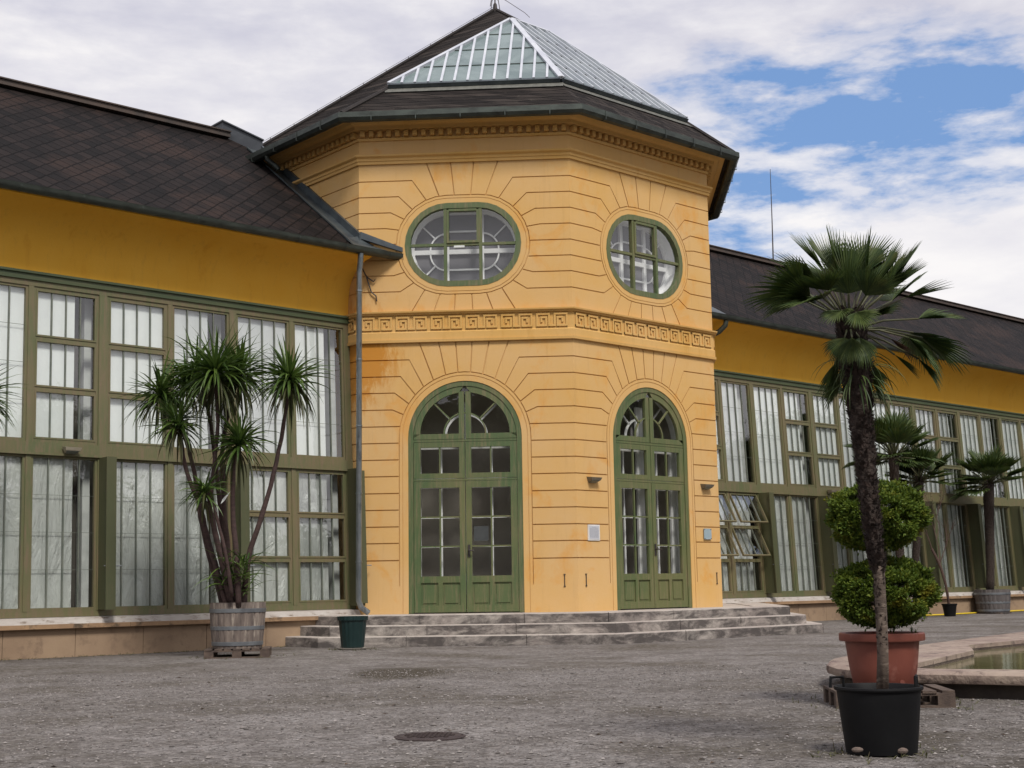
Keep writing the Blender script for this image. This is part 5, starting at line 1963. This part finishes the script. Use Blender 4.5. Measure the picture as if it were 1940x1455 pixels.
fronds = [  # hub pixel, depth offset, tip pixel, radius, spread, material, droop
    (1520, 548, -.05, 1428, 560, .32, 160, 'fan', .5), (1545, 530, .08, 1490, 505, .27, 110, 'fan', .3),
    (1590, 525, .05, 1572, 450, .29, 120, 'fan', .1), (1608, 556, -.14, 1606, 490, .20, 160, 'fan', .35),
    (1640, 530, .06, 1648, 450, .28, 130, 'fan', .15), (1660, 538, .12, 1690, 465, .27, 120, 'fan', .2),
    (1684, 548, -.03, 1730, 480, .29, 110, 'fan', .25), (1672, 560, .0, 1740, 512, .29, 90, 'fan', .3),
    (1560, 565, -.18, 1500, 578, .25, 140, 'fan', .6), (1522, 568, .0, 1455, 596, .24, 120, 'fan', .7),
    (1560, 510, .1, 1512, 464, .27, 26, 'fan', .05), (1580, 520, .15, 1548, 468, .28, 60, 'fan', .05),
    (1715, 564, .05, 1800, 546, .27, 28, 'fan', .12), (1740, 604, .0, 1815, 600, .24, 100, 'fan', .7),
    (1722, 640, -.05, 1775, 700, .28, 110, 'fan', .9), (1748, 640, .05, 1812, 690, .31, 110, 'fan', .8),
    (1730, 630, .12, 1760, 690, .26, 130, 'fan', 1.0), (1695, 672, .0, 1738, 715, .18, 16, 'fan', .3),
    (1688, 642, .1, 1735, 692, .19, 40, 'fandead', .5), (1614, 640, -.15, 1612, 690, .16, 80, 'fanlight', 1.0),
    (1595, 588, -.22, 1560, 622, .15, 130, 'fanlight', 1.0), (1622, 592, -.22, 1650, 625, .15, 120, 'fanlight', 1.0),
    (1600, 640, -.12, 1590, 700, .17, 120, 'fan', 1.5), (1628, 640, -.1, 1640, 700, .17, 120, 'fan', 1.5),
    (1590, 680, .1, 1560, 770, .25, 34, 'fan', 1.2), (1582, 690, .02, 1572, 770, .22, 24, 'fan', 1.2),
    (1652, 690, .1, 1680, 760, .18, 40, 'fan', 1.2), (1630, 520, .22, 1622, 452, .28, 150, 'fan', .1),
    (1585, 545, .25, 1540, 500, .28, 150, 'fan', .3), (1690, 570, .25, 1740, 525, .26, 140, 'fan', .4),
    (1640, 560, -.2, 1680, 520, .22, 130, 'fan', .5), (1570, 550, -.2, 1530, 520, .22, 130, 'fan', .5),
    (1606, 535, .0, 1598, 462, .26, 90, 'fan', .1), (1668, 548, .2, 1712, 472, .27, 100, 'fan', .2),
    (1545, 575, .2, 1480, 560, .25, 130, 'fan', .5), (1535, 560, -.1, 1446, 585, .26, 140, 'fan', .5), (1540, 540, .15, 1470, 530, .27, 120, 'fan', .4),
    (1600, 700, .12, 1565, 775, .22, 40, 'fan', 1.2), (1590, 720, .0, 1560, 790, .18, 30, 'fan', 1.2), (1650, 710, .0, 1672, 770, .18, 34, 'fan', 1.2), (1740, 680, .0, 1770, 720, .2, 60, 'fan', 1.0), (1650, 600, .2, 1720, 585, .2, 120, 'fan', .6),
]
for (hu, hv, hd_, tu, tv, R_, sp_, mt_, dr_) in fronds:
    hub = at(hu, hv, DF + hd_)
    tip = at(tu, tv, DF + hd_ * 1.6)
    ax = (tip - hub).normalized()
    o = frond(fp, CRN, hub, R_, sp_, 40 if sp_ > 50 else 22, M[mt_], dr_, random.uniform(-.35, .35), .5, prad=.006, width=.95)
    # turn the blade so that it points at its own tip rather than along the petiole
    q = (hub - CRN).normalized().rotation_difference(ax)
    off = Vector(OFF[o.name])
    hl = hub - off
    Rm = Matrix.Translation(hl) @ q.to_matrix().to_4x4() @ Matrix.Translation(-hl)
    o.data.transform(Rm)
# --- distant fan palms
def small_palm(root, foot, crown, r0, r1, nf, R_, seed, zpot):
    random.seed(seed)
    pts = [Vector(foot).lerp(Vector(crown), t) + Vector((.03 * math.sin(t * 5), 0, 0)) for t in [k / 8 for k in range(9)]]
    rr = [r0 + (r1 - r0) * k / 8 for k in range(9)]
    fibre_trunk(root, pts, rr, 12, 700, M['bark'], .07)
    for k in range(nf):
        th = 2 * PI * (k + random.uniform(-.3, .3)) / nf * 2.4
        e = random.uniform(-.45, 1.35)
        d = Vector((math.cos(th) * math.cos(e), math.sin(th) * math.cos(e), math.sin(e)))
        hub = Vector(crown) + d * R_ * random.uniform(.55, .8)
        frond(root, crown, hub, R_ * random.uniform(.75, .95), random.uniform(110, 160), 24, M['fan'], .6 if e > 0 else 1.2, 0, .4, prad=.014, width=1.2)


bp = thing('windmill_palm', (32.15, 17.9, 0), 'windmill palm in a grey half barrel by the far right windows', 'potted palm', 'windmill palms in tubs')
M['barreldark'] = simple('dark_old_staves', (0.13, 0.115, 0.11), (0.075, 0.065, 0.065), 2.6, 0.85, 0.5, 12, stretch=(5, 5, 0.9))
barrel(bp, (32.15, 17.9), .44, .58, .02, mt='barreldark')
small_palm(bp, (32.0, 17.88, .5), at(1874, 918, 34.2), .095, .13, 46, .70, 21, .6)
m = MB()
for k in range(3):
    m.box((31.85 + k * .22, 17.55, 0.0), (31.97 + k * .22, 18.2, .03))
m.build('foot_block', M['pallet'], bp)
bp2 = thing('windmill_palm', (26.6, 16.9, 0), 'two-headed windmill palm rising behind the ball-clipped conifer', 'potted palm', 'windmill palms in tubs')
barrel(bp2, (26.6, 16.9), .40, .50, .0)
small_palm(bp2, (26.45, 16.9, .45), at(1694, 868, 29.8), .09, .10, 38, .72, 5, .5)
small_palm(bp2, (26.8, 16.85, .45), at(1744, 912, 29.8), .08, .085, 30, .60, 9, .5)
random.seed(44)
hub = at(1775, 912, 29.8)
frond(bp2, at(1748, 915, 29.8), hub, .35, 60, 18, M['fan'], .5, prad=.012)

# --- thin bare shrub in a small black pot
sh = thing('bare_shrub', (29.5, 17.55, 0), 'thin nearly bare shrub leaning out of a small black pot by the right wing', 'potted shrub')
b = MB()
b.lathe((29.5, 17.55, 0), [(.13, 0), (.16, .22), (.175, .27), (.185, .275), (.185, .30), (.165, .30), (.15, .25)], 28)
b.build('pot', M['black_pot'], sh, smooth=True)
m = MB()
lfm = MB()


def branch(p, d, ln, r, lev):
    pts = [p]
    q = p.copy()
    for i in range(4):
        d = (d + Vector((random.uniform(-.14, .14), random.uniform(-.14, .14), .05))).normalized()
        q = q + d * ln / 4
        pts.append(q.copy())
    m.tube(pts, [r, r * .85, r * .7, r * .6, r * .5], 5)
    if lev == 0:
        for k in range(5):
            c = pts[random.randint(1, 4)]
            dd = Vector((random.uniform(-1, 1), random.uniform(-1, 1), random.uniform(-.2, 1)))
            blade(lfm, c, dd, random.uniform(.05, .10), .018, .3, 2)
        return
    for k in range(3):
        nd = (d + Vector((random.uniform(-.75, .75), random.uniform(-.4, .4), random.uniform(0, .35)))).normalized()
        branch(pts[random.randint(2, 4)], nd, ln * random.uniform(.62, .82), r * .55, lev - 1)


st = [Vector((29.48, 17.55, .26)), at(1792, 1110, 32.2), at(1780, 1070, 32.2), at(1765, 1040, 32.2)]
m.tube(smooth_path(st, 4), [.032] * 13, 7)
branch(st[2], Vector((.25, .1, 1)), .85, .02, 3)
branch(st[3], Vector((-.45, 0, .8)), .7, .018, 3)
branch(st[2], Vector((.35, -.1, .9)), .65, .016, 2)
m.build('trunk', M['twig'], sh, fixn=False)
lfm.build('leaves', M['twigleaf'], sh, fixn=False)

# --- clipped conifer in the terracotta pot
DT = 9.75
TP = (8.62, 5.69)
pallet(TP[0] + .0, TP[1] - .02, math.radians(-46), .82, .60, 'worn wooden pallet under the terracotta pot')
tpn = thing('topiary_conifer', (TP[0], TP[1], .12), 'conifer clipped into two balls in a big terracotta pot', 'topiary')
b = MB()
b.lathe((TP[0], TP[1], .119), [(.205, 0), (.215, .01), (.24, .15), (.258, .30), (.263, .335), (.30, .335), (.305, .345), (.303, .385), (.295, .392), (.262, .39), (.255, .37), (.248, .33)], 60)
pt = b.build('pot', M['terracotta'], tpn, smooth=True)
b = MB()
cc = at(1709, 1293, 9.52)
b.tube([cc, cc + fv2 * -.012], [.018, .016], 14)
b.build('drain_plug', M['terracotta'], pt)
b = MB()
b.lathe((TP[0], TP[1], .46), [(.25, 0), (.25, .01), (.1, .03)], 30)
b.build('soil', M['soil'], tpn)
m = MB()
m.tube(smooth_path([Vector((TP[0], TP[1], .45)), at(1666, 1150, DT), at(1672, 1060, DT), at(1664, 1000, DT), at(1660, 950, DT)], 4), [.03] * 10 + [.022] * 7, 9)
for (u0, v0, u1, v1) in ((1672, 1150, 1620, 1120), (1668, 1130, 1730, 1100), (1668, 1060, 1630, 1000), (1668, 1050, 1620, 1030), (1666, 1050, 1710, 1000), (1664, 1000, 1610, 960), (1664, 990, 1720, 960)):
    m.tube([at(u0, v0, DT), at((u0 + u1) / 2, (v0 + v1) / 2 + 4, DT - .04), at(u1, v1, DT)], [.014, .011, .006], 6)
m.build('trunk', M['bark'], tpn, smooth='all')


def clipped(parent, c, rx, rz_, n, holes, flat=0.0):
    mb = MB()
    rs = random.Random(5)
    cl = []
    # lumps on the surface
    for _ in range(n):
        th = rs.uniform(0, 2 * PI)
        cz = rs.uniform(-1, 1)
        sr = math.sqrt(1 - cz * cz)
        d = Vector((sr * math.cos(th), sr * math.sin(th), cz))
        k = 1 + .055 * math.sin(5 * th + 3 * cz) + .05 * math.sin(9 * cz + 4 * th) + .035 * math.sin(13 * th - 7 * cz)
        dens = math.sin(7 * th + 2.3 * cz) + math.sin(11 * cz - 3 * th + 1.3) + math.sin(4.1 * th + 8.7 * cz)
        if dens < -1.1:
            continue
        inner = rs.random()
        k *= (1 - .22 * inner ** 1.5) * (1.12 if rs.random() < .035 else 1)
        p = Vector((c.x + d.x * rx * k, c.y + d.y * rx * k, c.z + d.z * rz_ * k * (1.0 if d.z > 0 else 1.0)))
        if any((p - h).length < r for h, r in holes):
            continue
        nr = Vector((d.x, d.y, d.z * rx / rz_)).normalized()
        # a small spray: 3 leaflets
        for _k in range(3):
            dd = (nr * rs.uniform(.3, 1.2) + Vector((rs.uniform(-1, 1), rs.uniform(-1, 1), rs.uniform(-.4, 1.1)))).normalized()
            a, b2 = orth(dd)
            sw = (a * math.cos(_k * 2 + th) + b2 * math.sin(_k * 2 + th)) * rs.uniform(.004, .008)
            ln = rs.uniform(.015, .034)
            mb.add([p - sw * .5, p + sw * .5, p + dd * ln * .6 + sw, p + dd * ln, p + dd * ln * .6 - sw], [(0, 1, 2, 3, 4)])
    return mb.build('crown', M['thuja'], parent, fixn=False)


cU = at(1660, 978, DT)
clipped(tpn, cU, .335, .232, 15500, [(at(1618, 1012, DT - .28), .07), (at(1634, 1030, DT - .26), .075), (at(1690, 1048, DT - .2), .05), (at(1655, 1050, DT - .2), .06)])
cL = at(1675, 1122, DT)
clipped(tpn, cL, .348, .232, 15500, [(at(1602, 1102, DT - .26), .05), (at(1640, 1132, DT - .33), .03)])
wd = MB()
for (u, v) in ((1688, 1199), (1693, 1200), (1728, 1199), (1735, 1200)):
    for k in range(6):
        blade(wd, at(u, v, DT - .08), Vector((random.uniform(-.5, .5), random.uniform(-.5, .5), 1)), random.uniform(.03, .07), .008, .3, 3)
wd.build('weed', M['cord'], tpn, fixn=False)

# --- dark green ribbed pot by the steps
_q = FWD + RIGHT * ((668 - 970) / FPX) - UPV * ((1231 - 727.5) / FPX)
GPX, GPY = _q.x * EYE / -_q.z, _q.y * EYE / -_q.z
gp = thing('plant_pot', (GPX, GPY, 0), 'empty dark green ribbed plastic pot beside the steps', 'plant pot')
b = MB()
b.lathe((GPX, GPY, .03), [(.155, 0), (.165, .01), (.205, .39), (.225, .395), (.228, .45), (.205, .45), (.195, .38), (.19, .30)], 72, lambda k, n: 1.0 if k % 4 < 2 else .975)
b.build('body', M['green_pot'], gp)
b = MB()
b.lathe((GPX, GPY, 0), [(.18, 0), (.205, .028), (.195, .03), (.16, .012)], 40)
b.build('saucer', M['saucer'], gp)
b = MB()
b.lathe((GPX, GPY, .38), [(.185, 0), (.185, .01), (.1, .02)], 30)
b.build('soil', M['soil'], gp)

# ------------------------------------------------------------------ pool
outer = [(9.44, 6.66), (9.80, 7.02), (10.30, 7.34), (11.0, 7.60), (13.1, 8.14), (16.9, 8.98), (22.5, 10.2), (27, 8), (26, 2), (20, -3), (12, -1), (10.05, 3.2), (9.47, 5.06), (9.23, 5.78), (9.27, 6.28)]
inner = [(9.66, 6.40), (9.90, 6.55), (10.16, 6.36), (12.17, 7.01), (13.09, 7.60), (14.49, 7.72), (21.5, 9.2), (25.2, 7.0), (24.3, 2.6), (19, -1.6), (12.6, 0.0), (10.42, 3.34), (9.84, 5.14), (9.54, 5.84), (9.56, 6.28)]


def off_poly(pts, d):
    cx_ = sum(p[0] for p in pts) / len(pts)
    out = []
    n = len(pts)
    for i in range(n):
        a, b, c = pts[i - 1], pts[i], pts[(i + 1) % n]
        e1 = Vector((b[0] - a[0], b[1] - a[1])).normalized()
        e2 = Vector((c[0] - b[0], c[1] - b[1])).normalized()
        n1_ = Vector((e1.y, -e1.x)); n2_ = Vector((e2.y, -e2.x))
        m_ = (n1_ + n2_)
        if m_.length < 1e-3:
            m_ = n1_
        m_.normalize()
        out.append((b[0] + m_.x * d, b[1] + m_.y * d))
    return out


def subdiv(pts, L0=.45):
    return pts


basin = thing('fountain_basin', (11.0, 6.5, 0), 'low baroque pool basin with a worn pinkish stone rim', 'pool basin')
cp = MB()
no = len(outer)
# profile across the coping: rounded nose outside, flat top, straight inside
loops = []
for d, z in ((-.05, .105), (.0, .112), (.012, .14), (.008, .175), (-.03, .198)):
    loops.append([(x, y, z) for x, y in off_poly(outer, -d)])
for d, z in ((.0, .20), (.0, .15)):
    loops.append([(x, y, z) for x, y in inner])
loops.append([(x, y, .10) for x, y in inner])
# the polygon runs clockwise, so a negative offset pushes outwards
vs = [q for l_ in loops for q in l_]
fs = []
for i in range(len(loops) - 1):
    for k in range(no):
        j = (k + 1) % no
        fs.append((i * no + k, i * no + j, (i + 1) * no + j, (i + 1) * no + k))
cp.add(vs, fs)
cpo = cp.build('rim', M['coping'], basin, smooth=True)
bw_ = MB()
ob = off_poly(outer, .10)
n_ = len(ob)
bw_.add([(x, y, 0) for x, y in ob] + [(x, y, .11) for x, y in ob] + [(x, y, .05) for x, y in inner] + [(x, y, .16) for x, y in inner],
        [(k, (k + 1) % n_, n_ + (k + 1) % n_, n_ + k) for k in range(n_)] + [(2 * n_ + k, 2 * n_ + (k + 1) % n_, 3 * n_ + (k + 1) % n_, 3 * n_ + k) for k in range(n_)])
bw_.build('basin_wall', M['basin'], basin)
wt = MB()
wt.add([(x, y, .135) for x, y in inner], [tuple(range(len(inner)))])
tag(wt.build('water', M['water']), kind='structure')

# ------------------------------------------------------------------ small things
mh = MB()
mh.lathe((5.11, 6.53, .0), [(.215, -.01), (.215, .008), (.20, .012), (.196, .006), (.19, .006), (.186, .012), (.05, .014)], 48)
for k in range(-4, 5):
    for j in range(-4, 5):
        if k * k + j * j < 17:
            mh.box((5.11 + k * .038 - .011, 6.53 + j * .038 - .011, .010), (5.11 + k * .038 + .011, 6.53 + j * .038 + .011, .018))
solo(mh, 'manhole_cover', M['manhole'], (5.11, 6.53, 0), 'round rusty iron manhole cover set in the gravel', 'manhole cover')
hs = MB()
hp_ = [(28.3, 18.13), (29.4, 18.16), (30.2, 18.12), (31.5, 18.2), (33, 18.22), (34.5, 18.32), (36.5, 18.26), (39, 18.3)]
hs.tube(smooth_path([Vector((x, y, .02)) for x, y in hp_], 5), .02, 8)
solo(hs, 'garden_hose', M['yellow'], (33, 18.28, 0), 'yellow hose lying along the foot of the right wing', 'hose', smooth='all')

# far wood behind the photographer: it darkens the lower windows and the pool in reflection
wb = []
wf = []
rr_ = random.Random(3)
for k in range(64):
    a = math.radians(75 + k * 3.6 + rr_.uniform(-1.5, 1.5))
    R0 = rr_.uniform(42, 54)
    cx_, cy2 = 12 + math.sin(a) * R0, 10 + math.cos(a) * R0
    hh_ = rr_.uniform(8, 13)
    for q in range(420):
        d = Vector((rr_.gauss(0, 1), rr_.gauss(0, 1), rr_.gauss(0, 1))).normalized() * rr_.uniform(.5, 1) ** .5
        p = Vector((cx_ + d.x * 3.9, cy2 + d.y * 3.9, hh_ * .5 + d.z * hh_ * .5))
        n_ = Vector((rr_.uniform(-1, 1), rr_.uniform(-1, 1), rr_.uniform(-1, 1))).normalized()
        a_, b2 = orth(n_)
        s2 = rr_.uniform(.5, 1.2)
        m0 = len(wb)
        wb += [p + a_ * s2, p + b2 * s2 * .8, p - a_ * s2, p - b2 * s2 * .8]
        wf.append((m0, m0 + 1, m0 + 2, m0 + 3))
wm = MB()
wm.add(wb, wf)
M['wood'] = leaf_mat('distant_foliage', (0.05, 0.08, 0.025), (0.11, 0.14, 0.05), (0.09, 0.09, 0.04), 0.8, 0.1)
tag(wm.build('woods', M['wood'], fixn=False), 'green belt of park trees facing the orangery', 'woods', kind='stuff')

# weeds and leaf litter along the foot of the left wing and round the tubs
random.seed(99)
wd = MB()
for k in range(520):
    if k < 330:
        x = random.uniform(3.5, 12.2)
        y = 18.34 - abs(random.gauss(0, .16))
    else:
        a = random.uniform(0, 2 * PI)
        cx_, cy2, rr = random.choice(((FP[0], FP[1], .19), (TP[0], TP[1], .5), (BC[0], BC[1], .5), (GPX, GPY, .24)))
        q = rr + abs(random.gauss(0, .12))
        x, y = cx_ + q * math.cos(a), cy2 + q * math.sin(a)
    for j in range(3):
        blade(wd, (x, y, .0), Vector((random.uniform(-1, 1), random.uniform(-1, 1), random.uniform(.25, 1.2))), random.uniform(.02, .055), .006, random.uniform(.3, 1), 2)
M['weed'] = leaf_mat('weed', (0.07, 0.085, 0.03), (0.13, 0.12, 0.055), (0.14, 0.10, 0.06), 0.7, 0.2)
tag(wd.build('weeds', M['weed'], fixn=False), 'tiny weeds at the foot of the wall and tubs', 'weeds', kind='stuff')
lf = MB()
for k in range(150):
    u_, d_ = random.uniform(-50, 1990), random.uniform(5.6, 16)
    x = d_ * (F2[0] + P2r[0] * (u_ - 970) / FPX)
    y = d_ * (F2[1] + P2r[1] * (u_ - 970) / FPX)
    a = random.uniform(0, 2 * PI)
    s_ = random.uniform(.012, .03)
    dx, dy = math.cos(a) * s_, math.sin(a) * s_
    h_ = random.uniform(.004, .014)
    lf.add([(x - dx, y - dy, .004), (x + dy * .4, y - dx * .4, h_), (x + dx, y + dy, .006), (x - dy * .4, y + dx * .4, h_)], [(0, 1, 2), (0, 2, 3)])
M['litter'] = leaf_mat('dry_leaf', (0.10, 0.06, 0.035), (0.05, 0.035, 0.025), (0.16, 0.11, 0.06), 0.8, 0.1)
tag(lf.build('leaf_litter', M['litter'], fixn=False), 'small dry leaves scattered on the gravel', 'leaf litter', kind='stuff')
